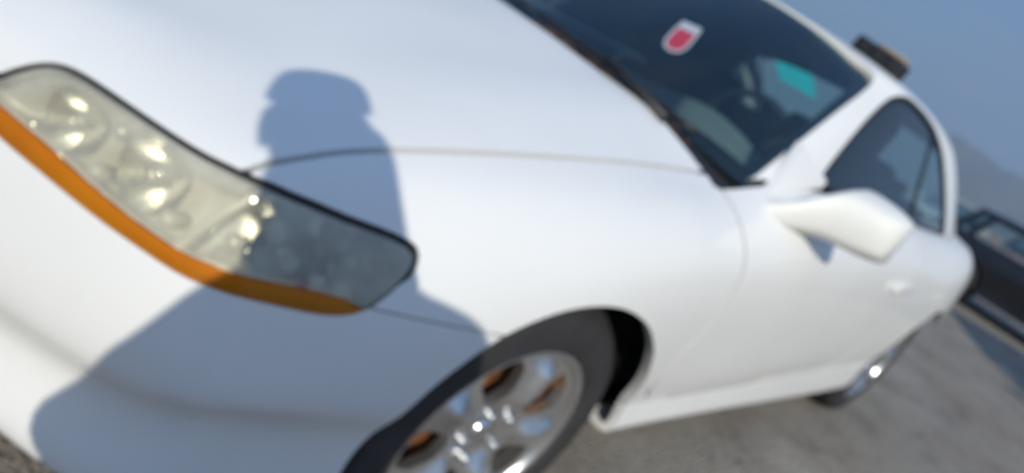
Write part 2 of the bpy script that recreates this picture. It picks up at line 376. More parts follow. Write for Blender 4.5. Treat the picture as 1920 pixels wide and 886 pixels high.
SEAM_A = [0,.44,.47,.55,.70,.83,.95,1.05,1.1406,1.2143,1.2773,1.6,6]
SEAM_B = [.2,.2,-.085,-.06,-.07,-.09,-.14,-.2175,-.2481,-.2717,-.2934,-.40,-.40]
G, TS, TL = body_grid()
LV = np.broadcast_to(TL[None, :], G.shape[:2])
ARC_A = np.concatenate([[0], np.cumsum(np.linalg.norm(np.diff(G[:, 63, :], axis=0), axis=1))])
ARC_B = np.concatenate([np.zeros((G.shape[0], 1)), np.cumsum(np.linalg.norm(np.diff(G, axis=1), axis=2), axis=1)], 1)
ARC_B = ARC_B-ARC_B[:, 81:82]
BODY = Patch.grid(G, dict(a=np.broadcast_to(ARC_A[:, None], G.shape[:2]), b=ARC_B, v=LV, x=G[..., 0], y=G[..., 1], z=G[..., 2]))
BODY.A['hl'] = poly_sdf(BODY.A['a'], BODY.A['b'], HL)
BODY.A['hl'] = np.where((BODY.A['a'] > .3) & (BODY.A['a'] < 1.3) & (BODY.A['v'] > 4), BODY.A['hl'], .5)
BODY.A['seam'] = BODY.A['b']-np.interp(BODY.A['a'], SEAM_A, SEAM_B)
_th = np.degrees(np.arctan2(BODY.A['z']-.336, BODY.A['x'])); _th = np.where(_th < -90, _th+360, _th)
BODY.A['archf'] = np.hypot(BODY.A['x'], BODY.A['z']-.336)-np.interp(_th, [-40,2,14,26,35,46,56,76,98,113,131,147,164,180,220], [.332,.330,.330,.337,.345,.351,.358,.362,.366,.366,.370,.383,.405,.425,.43])
BODY.A['archr'] = np.hypot(BODY.A['x']+2.715, BODY.A['z']-.336)-.366
DOOR = smooth_poly([(-.425,1.06),(-.428,.94),(-.43,.86),(-.444,.76),(-.446,.66),(-.432,.55),(-.436,.47),(-.475,.41),(-.56,.392),(-1.1,.396),(-1.70,.402),(-1.82,.42),(-1.876,.5),(-1.88,.66),(-1.868,.8),(-1.86,.94),(-1.86,1.06),(-1.4,1.08),(-.9,1.08)], 4)
BODY.A['door'] = poly_sdf(BODY.A['x'], BODY.A['z'], DOOR)
ROOT = empty('white_coupe', (0, 0, 0))
tag(ROOT, 'white two-door coupe with amber-edged headlights filling the photo', 'car')
g = .0055
BODY.A['hood'] = BODY.A['b']-np.interp(BODY.A['a'], [0,.30,.43,.46,.50,.56,.62,.722,.80,.826,.842,.868,.90,.94], [-.036,-.060,-.084,-.086,-.07,-.03,-.004,-.012,-.022,-.028,-.020,-.005,-.001,0])
def at_ab(a, b):
    m = BODY.A['v'] < 9.2
    i = np.where(m)[0][np.argmin((BODY.A['a'][m]-a)**2+(BODY.A['b'][m]-b)**2)]
    return BODY.V[i], BODY.N[i]/np.linalg.norm(BODY.N[i])
hl_gap = lambda P: np.where(P.A['b'] > np.interp(P.A['a'], [.45, .6, .8, 1.0, 1.1], [-.085, -.07, -.085, -.15, -.19]), .006, .0005)
# hood
P = BODY.cut(BODY.A['hood']-.006); P = P.cut(P.A['x']+.30+.10*(P.A['y']/.7)**2); P = P.cut(P.A['hl']-.006)
obj('hood', *both(*P.flanged(.018)), 'white_paint', ROOT)
# cowl tray under the wipers
P = BODY.cut(BODY.A['v']-8.7); P = P.cut(-(P.A['x']+.28+.10*(P.A['y']/.7)**2)); P = P.cut(P.A['x']+.66-.10*(P.A['y']/.7)**2*0)
P = P.offset(-.022)
obj('cowl_tray', *both(P.V, P.F), 'black_plastic', ROOT)
# bumper
P = BODY.cut(-.0025-BODY.A['hood']); P = P.cut(P.A['x']-.02); P = P.cut(-P.A['seam']-.0013); P = P.cut(P.A['archf']); P = P.cut(P.A['hl']-hl_gap(P))
gr = lambda A: np.maximum(np.abs(A['a'])-.27+np.abs(A['z']-.645)*.8, np.abs(A['z']-.645)-.040)
it = lambda A: np.maximum(np.abs(A['a'])-.42, np.abs(A['z']-.30)-.032)
P = P.cut(gr(P.A)); P = P.cut(it(P.A))
obj('front_bumper', *both(*P.flanged(.025)), 'white_paint', ROOT)
# grille and lower intake
P = BODY.cut(9.2-BODY.A['v']); P = P.cut(.012-gr(P.A)); P = P.offset(-.05)
gro = obj('grille', *both(P.V, P.F), 'black_plastic', ROOT)
for k in range(4):
    zz = .615+k*.02; pts = []
    for a in np.linspace(0, .26, 10):
        j = int(np.argmin(np.abs(ARC_A-a))); l = 40+int(np.argmin(np.abs(G[j, 40:85, 2]-zz))); p = G[j, l]; pts.append((p[0]-.018, p[1], zz))
    pts = [(p[0], -p[1], p[2]) for p in pts[:0:-1]]+pts
    V, F = tube(pts, .005, 8); obj('grille_bar', V, F, 'chrome', gro)
P = BODY.cut(4-BODY.A['v']); P = P.cut(.01-it(P.A)); P = P.offset(-.04)
obj('lower_intake', *both(P.V, P.F), 'black_plastic', ROOT)
# fenders, doors, sills, quarter panels
def side_part(name, P, depth=.014, mat='white_paint', label=None):
    V, F = P.flanged(depth); l = obj(name, V, F, mat, ROOT); r = obj(name, *mirrored(V, F), mat, ROOT); return l, r
base = BODY.cut(-.0055-BODY.A['hood'])
wide = np.where(base.A['x'] > -.47, .0, .0)
P = base.cut(np.where(base.A['x'] > 0, base.A['seam']-.0013, .1)); P = P.cut(P.A['archf']); P = P.cut(P.A['hl']-hl_gap(P)); P = P.cut(P.A['door']-g); P = P.cut(P.A['x']+.62)
P = P.cut(np.where(P.A['x'] < -.30, P.A['v']-3.02, .1))
P = P.cut(np.maximum(P.A['y']-.752, P.A['x']+.405))
side_part('front_fender', P, .022)
P = base.cut(-base.A['door']-g); P = P.cut(np.maximum(P.A['y']-.752, -.64-P.A['x'])); door_l, door_r = side_part('door', P)
P = base.cut(np.minimum(3.0-base.A['v'], .2)); P = P.cut(-.20-P.A['x']); P = P.cut(P.A['x']+2.5); P = P.cut(P.A['archf']); P = P.cut(P.A['archr'])
side_part('sill', P, .02)
P = base.cut(-1.2-base.A['x']); P = P.cut(P.A['door']-g); P = P.cut(P.A['archr']); P = P.cut(np.where(P.A['x'] > -2.5, P.A['v']-3.02, .1))
P = P.cut(np.where(P.A['x'] < -2.8, P.A['z']-.60-.02*np.minimum(0, P.A['x']+3.1), .1)); P = P.cut(P.A['y']-.50)
side_part('quarter_panel', P, .02)
P = base.cut(-3.2-base.A['x']); P = P.cut(.497-P.A['y']); P = P.cut(P.A['z']-.60)
obj('rear_panel', *both(*P.flanged(.02)), 'white_paint', ROOT)
P = BODY.cut(BODY.A['v']-9.02); P = P.cut(-(P.A['x']+3.27-.09*(P.A['y']/.655)**2))
obj('trunk_lid', *both(*P.flanged(.02)), 'white_paint', ROOT)
P = base.cut(-3.2-base.A['x']); P = P.cut(.06-np.abs(P.A['z']-.79)); P = P.cut(.17-np.abs(P.A['a']-5.20)); P = P.offset(.006)
side_part('tail_light', P, .012, 'red_plastic')
V, F = tube([(-3.55, y, .47) for y in np.linspace(-.56, .56, 9)], .055, 8); obj('bumper_beam', V, F, 'wheel_well', ROOT)
# underbody, wheel wells, added engine bay block: black so the gaps stay dark
for x0, x1, hw in ((.34, .62, .50), (-2.33, -.38, .78), (-3.35, -3.10, .55), (-.40, .40, .50), (-3.12, -2.32, .50)):
    bm_obj('underbody', box_bm(x1-x0-.004, 2*hw, .06, ((x0+x1)/2, 0, .27)), 'wheel_well', ROOT)
for cx in (0, -2.715):
    for s in (1, -1):
        V, F = lathe_y([(0, .10), (0, .434), (.25, .432), (.262, .425)] , 40, (cx, .54, .336), math.radians(-12), math.radians(176))
        if s < 0: V, F = mirrored(V, F)
        obj('wheel_well', V, F, 'wheel_well', ROOT)
bm_obj('engine_bay_fill', box_bm(.75, 1.0, .36, (.18, 0, .50)), 'wheel_well', ROOT)
# ---- headlights ------------------------------------------------------------------------
def headlight(s):
    mir = (lambda V, F: (V, F)) if s > 0 else mirrored
    L = BODY.cut(.03-BODY.A['hl']); L = L.cut(9.6-L.A['v'])
    ins = L.cut(-L.A['hl']-.0005)
    depth = -.012-.060*np.clip(-ins.A['hl']/.035, 0, 1)**.6
    H = ins.offset(depth)
    Hi = H.cut(.835-H.A['a']+.25*(H.A['b']+.08)); Ho = H.cut(-(.835-H.A['a']+.25*(H.A['b']+.08)))
    hs = obj('headlight', *mir(Hi.V, Hi.F), 'housing_grey', ROOT)
    obj('corner_chamber', *mir(Ho.V, Ho.F), 'lamp_silver', hs)
    tag(hs, 'cloudy swept-back headlight with an amber strip along its lower edge' if s > 0 else 'matching headlight on the far front corner')
    rim = L.cut(.010-L.A['hl']); rim = rim.cut(rim.A['hl']+.007); rim = rim.offset(-.0045)
    obj('seal', *mir(rim.V, rim.F), 'black_rubber', hs)
    up = ins.A['b']-np.interp(ins.A['a'], AMB_A, AMB_B)
    ln = ins.cut(up-.0012); ln = ln.cut(-ln.A['hl']-.004); ln = ln.offset(.0008)
    V, F = ln.flanged(.004); obj('lens', *mir(V, F), 'lens', hs)
    am = ins.cut(-up-.0012); am = am.cut(-am.A['hl']-.0012); am = am.offset(.0012)
    V, F = am.flanged(.006); obj('amber_strip', *mir(V, F), 'amber', hs)
    am2 = ins.cut(-up+.002); am2 = am2.offset(-.012); obj('amber_backing', *mir(am2.V, am2.F), 'reflector', hs)
    # bowls behind the lens: two lamps in the inner chamber, a small one in the corner
    for a, b, r, dep, bulb in ((.590,-.056,.040,.050,.011), (.715,-.062,.047,.056,.013), (.925,-.135,.040,.045,.010), (1.02,-.165,.026,.030,.007)):
        p, n = at_ab(a, b); n = Vector(n.tolist()); fwd = (Vector((1, .10, 0))+n*1.2).normalized() if a < .85 else (Vector((.6, .55, .05))+n).normalized()
        c = Vector(p.tolist())-n*.016; x = fwd.orthogonal().normalized(); y = fwd.cross(x); V = []; F = []; m = 28; K = 7
        for k in range(K):
            q = k/(K-1); rr = r*max(q, .12)
            for j in range(m):
                t = 2*math.pi*j/m; V.append(c+x*(math.cos(t)*rr)+y*(math.sin(t)*rr)-fwd*(dep*(1-q*q)))
        for k in range(K-1):
            for j in range(m): F.append((k*m+j, k*m+(j+1) % m, (k+1)*m+(j+1) % m, (k+1)*m+j))
        obj('reflector_bowl', *mir([tuple(v) for v in V], F), 'lamp_silver', hs)
        V, F = tube([c-fwd*dep, c-fwd*(dep*.55), c-fwd*(dep*.3), c-fwd*(dep*.22)], [bulb*.8, bulb, bulb*.9, bulb*.3], 12)
        obj('bulb', *mir([tuple(v) for v in V], F), 'bulb_glass' if a < .95 else 'red_plastic', hs)  # outermost bulb coloured red for a reddish reflection
    # curved bulkhead between the two chambers
    V = []; F = []; rows = [(.795,-.128), (.806,-.105), (.828,-.0731), (.85,-.050), (.862,-.038)]
    for a, b in rows:
        p, n = at_ab(a, b)
        for d in (-.008, -.045):
            q = p+n*d; V.append(tuple(q))
        p2, n2 = at_ab(a+.018, b-.004)
        for d in (-.045, -.010): V.append(tuple(p2+n2*d))
    for k in range(len(rows)-1):
        for j in range(4): F.append((k*4+j, k*4+(j+1) % 4, (k+1)*4+(j+1) % 4, (k+1)*4+j))
    obj('bulkhead', *mir(V, F), 'housing_grey', hs)
    for (a, b, w, m) in ((.655,-.09,.012,'housing_grey'), (.66,-.03,.011,'reflector'), (.545,-.085,.010,'lamp_silver'), (.77,-.10,.012,'housing_grey'), (.86,-.115,.012,'reflector'), (.965,-.178,.010,'red_plastic'), (.985,-.130,.011,'red_plastic'), (.905,-.10,.016,'white_plastic'), (1.02,-.19,.013,'white_plastic'), (1.01,-.155,.010,'white_plastic'), (.945,-.15,.012,'white_plastic')):
        p, n = at_ab(a, b); q_ = .022 if a < .88 else .008; V, F = tube([p-n*.055, p-n*(q_+.008), p-n*q_], [w, w, w*.55], 10); obj('boss_glint', *mir([tuple(v) for v in V], F), m, hs)  # red and white ones in the corner chamber stand in for reflections
headlight(1); headlight(-1)
# ---- cabin -----------------------------------------------------------------------------
CAB = [
 [(-.56,.737,.942),(-.80,.678,1.067),(-1.05,.614,1.192),(-1.27,.556,1.306),(-1.22,.50,1.332),(-1.09,.30,1.360),(-1.03,0,1.370)],
 [(-.86,.759,.987),(-1.03,.697,1.11),(-1.22,.639,1.225),(-1.42,.602,1.308),(-1.42,.548,1.347),(-1.35,.32,1.380),(-1.32,0,1.392)],
 [(-1.30,.759,.987),(-1.40,.702,1.10),(-1.50,.647,1.22),(-1.60,.599,1.317),(-1.62,.550,1.353),(-1.60,.32,1.390),(-1.60,0,1.402)],
 [(-1.90,.754,.989),(-1.90,.702,1.10),(-1.90,.647,1.22),(-1.90,.602,1.312),(-1.90,.550,1.352),(-1.90,.32,1.387),(-1.90,0,1.400)],
 [(-2.35,.744,.990),(-2.30,.697,1.10),(-2.25,.647,1.21),(-2.18,.607,1.295),(-2.15,.550,1.338),(-2.12,.32,1.375),(-2.12,0,1.389)],
 [(-2.75,.722,.992),(-2.68,.682,1.09),(-2.58,.642,1.19),(-2.45,.602,1.27),(-2.38,.545,1.315),(-2.33,.32,1.352),(-2.32,0,1.366)],
 [(-3.20,.655,.990),(-3.02,.625,1.085),(-2.83,.590,1.18),(-2.62,.550,1.265),(-2.53,.50,1.296),(-2.46,.30,1.326),(-2.44,0,1.336)]]
CG, _ts = bspline_rows(np.array(CAB), 16); CG, _tl = bspline_rows(CG.transpose(1, 0, 2), 14); CG = CG.transpose(1, 0, 2)
CABIN = Patch.grid(CG, dict(x=CG[..., 0], y=CG[..., 1], z=CG[..., 2], v=np.broadcast_to(_tl[None, :], CG.shape[:2]), u=np.broadcast_to(_ts[:, None], CG.shape[:2])))
WIN = smooth_poly([(-.885,1.002),(-1.07,1.13),(-1.254,1.238),(-1.41,1.302),(-1.58,1.319),(-1.88,1.304),(-2.14,1.238),(-2.37,1.118),(-2.50,1.03),(-2.535,1.000),(-2.48,.990),(-1.8,.988),(-1.2,.988),(-.92,.992)], 3)
CABIN.A['w'] = poly_sdf(CABIN.A['x'], CABIN.A['z'], WIN)-.009; CABIN.A['w'] = np.where(CABIN.A['v'] < 3.5, CABIN.A['w'], .5)
P = CABIN.cut(CABIN.A['w']-.001)
obj('roof', *both(*P.flanged(.02)), 'white_paint', ROOT)
P = CABIN.cut(CABIN.A['v']-3.2).offset(-.022); P = P.cut(P.A['u']-.12); obj('headliner', *both(P.V, P.F), 'headliner', ROOT)
P = CABIN.cut(.008-CABIN.A['w']); P = P.cut(P.A['w']+.014); P = P.offset(-.003)
for V, F in ((P.V, P.F), mirrored(P.V, P.F)): obj('window_trim', V, F, 'black_rubber', ROOT)
P = CABIN.cut(.004-CABIN.A['w']).offset(-.009)
div = P.A['x']-np.interp(P.A['z'], [.95, 1.267, 1.35], [-1.862, -1.925, -1.94])
for nm, sel, par in (('window', div-.016, (door_l, door_r)), ('quarter_window', -div-.016, (ROOT, ROOT))):
    Q = P.cut(sel)
    obj(nm, Q.V, Q.F, 'side_glass', par[0]); obj(nm, *mirrored(Q.V, Q.F), 'side_glass', par[1])
Q = P.cut(.024-np.abs(div)).offset(.002)
for V, F in ((Q.V, Q.F), mirrored(Q.V, Q.F)): obj('window_divider', V, F, 'black_rubber', ROOT)
# windshield: ruled between cowl and roof edge, bowed forward
def curve(P, n):
    return bspline_rows(np.array(P, float), n)[0]
lo_c = curve([(-.405,0,.985),(-.415,.25,.980),(-.45,.50,.962),(-.495,.66,.936),(-.545,.750,.920)], 10)
hi_c = curve([(-1.035,0,1.365),(-1.055,.19,1.361),(-1.11,.34,1.351),(-1.19,.46,1.330),(-1.275,.556,1.300)], 10)
ww = np.linspace(0, 1, 33)[None, :, None]
WG = lo_c[:, None, :]*(1-ww)+hi_c[:, None, :]*ww+np.array([.30, 0, .9])[None, None, :]*(.020*4*ww*(1-ww))*(1-np.linspace(0, 1, len(lo_c))[:, None, None]**2)
tt = np.broadcast_to(np.linspace(0, 1, len(lo_c))[:, None], WG.shape[:2]); w2 = np.broadcast_to(np.linspace(0, 1, 33)[None, :], WG.shape[:2])
WS = Patch.grid(WG, dict(t=tt, w=w2, e=np.minimum(np.minimum((1-tt)*.74, w2*.70), (1-w2)*.62)))
WS = WS.offset(-.004)
wso = obj('windshield', *both(WS.V, WS.F), 'windshield_glass', ROOT)
P = WS.cut(np.where((WS.A['w'] < .3) & (WS.A['t'] < .9), .030, .050)-WS.A['e']).offset(-.003); obj('windshield_border', *both(P.V, P.F), 'black_rubber', wso)
# rear window
lo_r = curve([(-3.275,0,1.004),(-3.262,.22,1.003),(-3.235,.45,1.0),(-3.20,.65,.994)], 8)
hi_r = curve([(-2.445,0,1.334),(-2.455,.22,1.329),(-2.49,.40,1.312),(-2.62,.548,1.262)], 8)
RG = lo_r[:, None, :]*(1-ww)+hi_r[:, None, :]*ww+np.array([-.3, 0, .9])[None, None, :]*(.02*4*ww*(1-ww))*(1-np.linspace(0, 1, len(lo_r))[:, None, None]**2)
tt = np.broadcast_to(np.linspace(0, 1, len(lo_r))[:, None], RG.shape[:2]); w2 = np.broadcast_to(np.linspace(0, 1, 33)[None, :], RG.shape[:2])
RW = Patch.grid(RG, dict(t=tt, w=w2, e=np.minimum(np.minimum((1-tt)*.65, w2*.85), (1-w2)*.85)), flip=False).offset(-.004)
rwo = obj('rear_window', *both(RW.V, RW.F), 'rear_glass', ROOT)
P = RW.cut(.03-RW.A['e']).offset(-.003); obj('rear_window_border', *both(P.V, P.F), 'black_rubber', rwo)
# wipers and the leaf litter in the cowl
for y0, y1, dx in ((.60, .05, 0.0), (.02, -.52, .0)):
    pts = [(-.40-.07*(y/.6)**2+.0, y, 1.0-.035*(y/.6)**2) for y in np.linspace(y0, y1, 12)]
    V, F = tube(pts, .007, 8); wp = obj('wiper', V, F, 'black_plastic', ROOT)
    V, F = tube([(-.36, y0-.02, .965), (-.372, (y0*.6+y1*.4), 1.0), (-.395, (y0+y1)/2, 1.008)], [.012, .009, .006], 8); obj('wiper_arm', V, F, 'black_plastic', wp)
V = []; F = []
for k in range(260):
    y = RNG.uniform(.10, .62); x = -.325-.10*(y/.7)**2-RNG.uniform(.0, .06); z = hood_z(x, y)-.012+RNG.uniform(0, .012); sz = RNG.uniform(.006, .016); t = RNG.uniform(0, 6.28); q = len(V)
    u = np.array([math.cos(t), math.sin(t), RNG.uniform(-.4, .4)])*sz; w = np.array([-math.sin(t), math.cos(t), RNG.uniform(-.4, .4)])*sz*.5; c = np.array([x, y, z])
    V += [c-u, c-w, c+u, c+w]; F.append((q, q+1, q+2, q+3))
lf = obj('dry_leaves', V, F, 'leaf_brown', None, False); tag(lf, 'brown dry leaf litter caught below the windshield', 'leaves', kind='stuff')
# ---- door mirrors ------------------------------------------------------------------------
def mirror(s, door):
    # closed sections (x, z) from the foot on the door outwards; 12 points each
    secs = []
    def sec(y, xf, xr, zb, zt, zf, tilt=0.):
        pts = []
        for k in range(16):
            t = 2*math.pi*k/16; cxx = (xf+xr)/2; hx = (xf-xr)/2; zc = (zb+zt)/2; hz = (zt-zb)/2
            ex = abs(math.cos(t))**.5*math.copysign(1, math.cos(t)); ez = abs(math.sin(t))**.42*math.copysign(1, math.sin(t))
            f = (ex+1)/2  # 1 at the front
            pts.append((cxx+hx*ex, y, (zc+hz*ez)*(1-f*.45)+(zf+hz*ez*.35)*f*.45))
        return pts
    secs = [sec(.775,-.558,-.770,.874,.940,.878), sec(.80,-.566,-.775,.877,.952,.884), sec(.832,-.592,-.782,.883,.985,.900), sec(.858,-.622,-.790,.888,1.020,.922), sec(.880,-.645,-.796,.891,1.045,.942), sec(.900,-.660,-.799,.894,1.056,.954), sec(.95,-.684,-.802,.899,1.054,.965), sec(.99,-.704,-.803,.908,1.047,.972), sec(1.014,-.726,-.803,.918,1.036,.976)]
    V, ts_ = bspline_rows(np.array(secs), 4); n = V.shape[1]; VV = V.reshape(-1, 3).tolist(); F = []
    for i in range(V.shape[0]-1):
        for j in range(n): F.append((i*n+j, i*n+(j+1) % n, (i+1)*n+(j+1) % n, (i+1)*n+j))
    VV.append(np.mean(V[-1], 0).tolist()); e = len(VV)-1; VV[e][1] += .004
    F += [((V.shape[0]-1)*n+j, (V.shape[0]-1)*n+(j+1) % n, e) for j in range(n)]
    VV.append(np.mean(V[0], 0).tolist()); e = len(VV)-1; F += [((j+1) % n, j, e) for j in range(n)]
    if s < 0: VV, F = mirrored(VV, F)
    o = obj('door_mirror', VV, F, 'white_plastic', ROOT)
    # black gasket, also drawn as the shadow gap under the foot; glass on the back
    V, F = tube([(-.562,.802,.874), (-.62,.824,.874), (-.70,.842,.878), (-.765,.845,.884)], [.005,.010,.010,.008], 8)
    obj('gasket_shadow_line', *((V, F) if s > 0 else mirrored([tuple(v) for v in V], F)), 'black_rubber', o)
    V = []; m = 24
    for k in range(m):
        t = 2*math.pi*k/m; V.append((-.800, .930+.07*abs(math.cos(t))**.6*math.copysign(1, math.cos(t)), .965+.055*abs(math.sin(t))**.6*math.copysign(1, math.sin(t))))
    V2 = [(x-.004, y, z) for x, y, z in V]; F = [tuple(range(m)), tuple(range(2*m-1, m-1, -1))]+[(j, (j+1) % m, m+(j+1) % m, m+j) for j in range(m)]
    V = V+V2; V, F = (V, F) if s > 0 else mirrored(V, F); obj('mirror_glass', V, F, 'chrome', o, False)
    # sail plate between mirror foot and window corner
    V = [(-.60,.772,.930), (-.885,.762,.985), (-.90,.757,1.005), (-.74,.716,1.058), (-.60,.785,.915)]
    V2 = [(x, y-.02, z) for x, y, z in V]; F = [(0, 1, 2, 3), (8, 7, 6, 5), (0, 3, 8, 5), (0, 4, 1), (1, 2, 7, 6), (2, 3, 8, 7)]
    V = V+V2; F = [(0, 1, 2, 3), (5, 8, 7, 6), (0, 3, 8, 5), (3, 2, 7, 8), (2, 1, 6, 7), (1, 0, 5, 6)]
    V = [V[k] for k in (0, 1, 2, 3)]+[None]+[V[k] for k in (5, 6, 7, 8)]; V[4] = (0, 0, 0)
    V.pop(4); F = [(0, 1, 2, 3), (4, 7, 6, 5), (0, 3, 7, 4), (3, 2, 6, 7), (2, 1, 5, 6), (1, 0, 4, 5)]
    V, F = (V, F) if s > 0 else mirrored(V, F); obj('sail_plate', V, F, 'white_paint', o, False)
mirror(1, door_l); mirror(-1, door_r)
# door handles
def handle(s, door):
    bm = box_bm(.20, .022, .034, (-1.70, .908, .80)); o = bm_obj('handle', bm, 'white_paint', door, True, .010, 3)
    if s < 0: o.scale = (1, -1, 1)
handle(1, door_l); handle(-1, door_r)
# ---- wheels ------------------------------------------------------------------------------
def rim_mesh():
    nr, na = 34, 240
    r = np.linspace(.028, .205, nr); t = np.linspace(0, 2*math.pi, na+1); R_, T_ = np.meshgrid(r, t, indexing='ij')
    ang = (T_-math.radians(180-73)) ; k = np.mod(ang+math.pi/5, 2*math.pi/5)-math.pi/5      # 0 on a spoke
    arc = k*R_
    crown = np.exp(-(arc/.024)**2)
    y = np.interp(R_, [.02, .045, .062, .085, .13, .17, .195, .205], [-.030, -.032, -.028, -.020, -.014, -.016, -.022, -.016])
    y = y+.024*crown*np.clip((R_-.06)/.04, 0, 1)*np.clip((.20-R_)/.03, 0, 1)
    X = np.stack([R_*np.cos(T_), y, R_*np.sin(T_)], -1)
    P = Patch.grid(X, dict(r=R_, k=k), flip=True)
    kk = np.abs(k)*1.0; hole = np.maximum(.030-(math.pi/5-0)*0-0, 0)
    d = (math.pi/5-np.abs(k))*R_                                 # distance from the middle of the gap between spokes
    hw = np.interp(R_, [.0, .086, .11, .165, .192, .3], [-.05, .004, .028, .048, .036, -.10])
    f = d-hw; f = np.maximum(f, np.maximum(.086-R_, R_-.193)*1.0)
    P.A['h'] = f.ravel()+.0; P = P.cut(P.A['h'])
    return P.flanged(.022, False)
RIMV, RIMF = rim_mesh()
BARREL = lathe_y([(-.19,.215), (-.19,.196), (-.06,.193)], 64)
LIP = lathe_y([(-.058,.1935), (-.05,.192), (-.030,.199), (-.017,.204), (-.004,.210), (.001,.217), (-.002,.222), (-.010,.221), (-.19,.221)], 96)
TY = [(-.196,.214), (-.203,.235), (-.206,.262), (-.200,.292), (-.184,.314), (-.160,.322), (-.142,.3245), (-.141,.318), (-.133,.318), (-.132,.325), (-.103,.326), (-.102,.319), (-.094,.319), (-.093,.326), (-.062,.3245), (-.061,.318), (-.053,.318), (-.052,.323), (-.034,.321), (-.014,.312), (-.003,.300), (.001,.297), (.0035,.280), (.008,.262), (.0075,.258), (.010,.245), (.007,.232), (.002,.223), (-.006,.214)]
TYV, TYF = lathe_y(TY, 110)
def ring(V, F): return V, F
PROTO = None
def wheel(cx, s, first=None):
    c = (cx-.010, (.856 if cx > -1 else .842)*s, .332)
    def put(name, V, F, mat, parent, sm=True):
        o = obj(name, V, F, mat, parent, sm); return o
    if first is None:
        w = put('wheel', RIMV+LIP[0], list(RIMF)+[tuple(i+len(RIMV) for i in f) for f in LIP[1]], 'alloy', ROOT)
        put('rim_barrel', *BARREL, 'wheel_well', w)
        put('tyre', TYV, TYF, 'tyre_rubber', w)
        V, F = lathe_y([(-.085,.05), (-.085,.142), (-.105,.142), (-.105,.05)], 60); put('brake_disc', V, F, 'rusty_iron', w)
        V, F = lathe_y([(-.12,.0), (-.12,.19)], 40); put('brake_shield', V, F, 'wheel_well', w)
        bm = box_bm(.10, .07, .17, (-.135, -.09, .02)); bm_obj('brake_caliper', bm, 'rusty_iron', w, True, .015)
        V, F = lathe_y([(-.022,.0001), (-.021,.018), (-.023,.028), (-.034,.031)], 32); put('centre_cap', V, F, 'alloy_bright', w)
        for k in range(5):
            t = math.radians(180-73-36)+k*2*math.pi/5; V, F = lathe_y([(-.036,.010), (-.014,.010), (-.009,.007), (-.008,.0001)], 6, (.057*math.cos(t), 0, .057*math.sin(t))); put('lug_nut', V, F, 'alloy_bright', w)
        V, F = lathe_y([(.0005,.0), ], 3) if False else ([], [])
    else:
        w = first.copy(); COL.objects.link(w); w.parent = ROOT
        for ch in first.children:
            q = ch.copy(); COL.objects.link(q); q.parent = w
    w.location = c; w.scale = (1.021, s, 1.021)
    return w
w0 = wheel(0, 1); wheel(0, -1, w0); wr = wheel(-2.715, 1, w0); wr.rotation_euler = (0, math.radians(20), 0); wheel(-2.715, -1, w0)
# ---- interior ------------------------------------------------------------------------------
secs = []
for y in np.linspace(-.70, .70, 15):
    hump = .052*math.exp(-((y-.37)/.20)**2); e = .03*(abs(y)/.7)**2
    secs.append([(-.50-.08*(y/.7)**2, y, .915-e), (-.62, y, .952+hump*.2-e), (-.78, y, .966+hump*.7-e), (-.92, y, .962+hump-e), (-1.0, y, .935+hump*.8-e), (-1.02, y, .86-e), (-1.0, y, .72), (-.94, y, .60)])
DG, _ = bspline_rows(np.array(secs), 2); DG, _ = bspline_rows(DG.transpose(1, 0, 2), 5); DG = DG.transpose(1, 0, 2)
obj('dashboard', DG.reshape(-1, 3), grid_faces(*DG.shape[:2]), 'dash_grey', ROOT)
bm = bmesh.new()
V, F = tube([(-1.17+.055*math.sin(t), .37+.185*math.cos(t), .93+.175*math.sin(t)) for t in np.linspace(0, 2*math.pi, 33)], .014, 10, False)
sw = obj('steering_wheel', V, F, 'interior_dark', ROOT)
bm_obj('steering_hub', box_bm(.05, .15, .12, (-1.15, .37, .92)), 'interior_dark', sw, True, .02)
V, F = tube([(-1.15,.20,.93), (-1.15,.54,.93)], .016, 8); obj('steering_spoke', V, F, 'interior_dark', sw)
V, F = tube([(-1.13,.37,.92), (-.95,.37,.86)], .03, 10); obj('steering_column', V, F, 'interior_dark', sw)
def seat(y):
    s = bm_obj('front_seat', box_bm(.50, .50, .17, (-1.48, y, .52)), 'seat_cloth', ROOT, True, .05, 3)
    bm_obj('backrest', box_bm(.13, .49, .62, (-1.80, y, .82), Matrix.Rotation(math.radians(-16), 3, 'Y')), 'seat_cloth', s, True, .05, 3)
    bm_obj('headrest', box_bm(.09, .25, .16, (-1.915, y, 1.20), Matrix.Rotation(math.radians(-12), 3, 'Y')), 'seat_cloth', s, True, .03, 3)
seat(.37); seat(-.37)
rs = bm_obj('rear_seat', box_bm(.45, 1.20, .18, (-2.35, 0, .55)), 'seat_cloth', ROOT, True, .05, 3)
bm_obj('backrest', box_bm(.14, 1.18, .52, (-2.62, 0, .78), Matrix.Rotation(math.radians(-20), 3, 'Y')), 'seat_cloth', rs, True, .05, 3)
for y in (-.33, .33): bm_obj('headrest', box_bm(.08, .22, .10, (-2.74, y, 1.045)), 'seat_cloth', rs, True, .025, 3)
bm_obj('parcel_shelf', box_bm(.62, 1.20, .02, (-2.95, 0, .965)), 'interior_dark', ROOT)
bm_obj('cabin_floor', box_bm(2.0, 1.45, .02, (-1.55, 0, .315)), 'interior_dark', ROOT)
bm_obj('firewall', box_bm(.02, 1.45, .55, (-.62, 0, .63)), 'interior_dark', ROOT)
P = BODY.cut(8.95-BODY.A['v']); P = P.cut(P.A['v']-3); P = P.cut(-.62-P.A['x']); P = P.cut(P.A['x']+2.33); P = P.offset(-.055)
for d, (V, F) in ((door_l, (P.V, P.F)), (door_r, mirrored(P.V, P.F))): obj('door_trim', V, F, 'interior_dark', d)
rm = bm_obj('rear_view_mirror', box_bm(.03, .24, .06, (-.985, .03, 1.245)), 'interior_dark', ROOT, True, .012, 3)
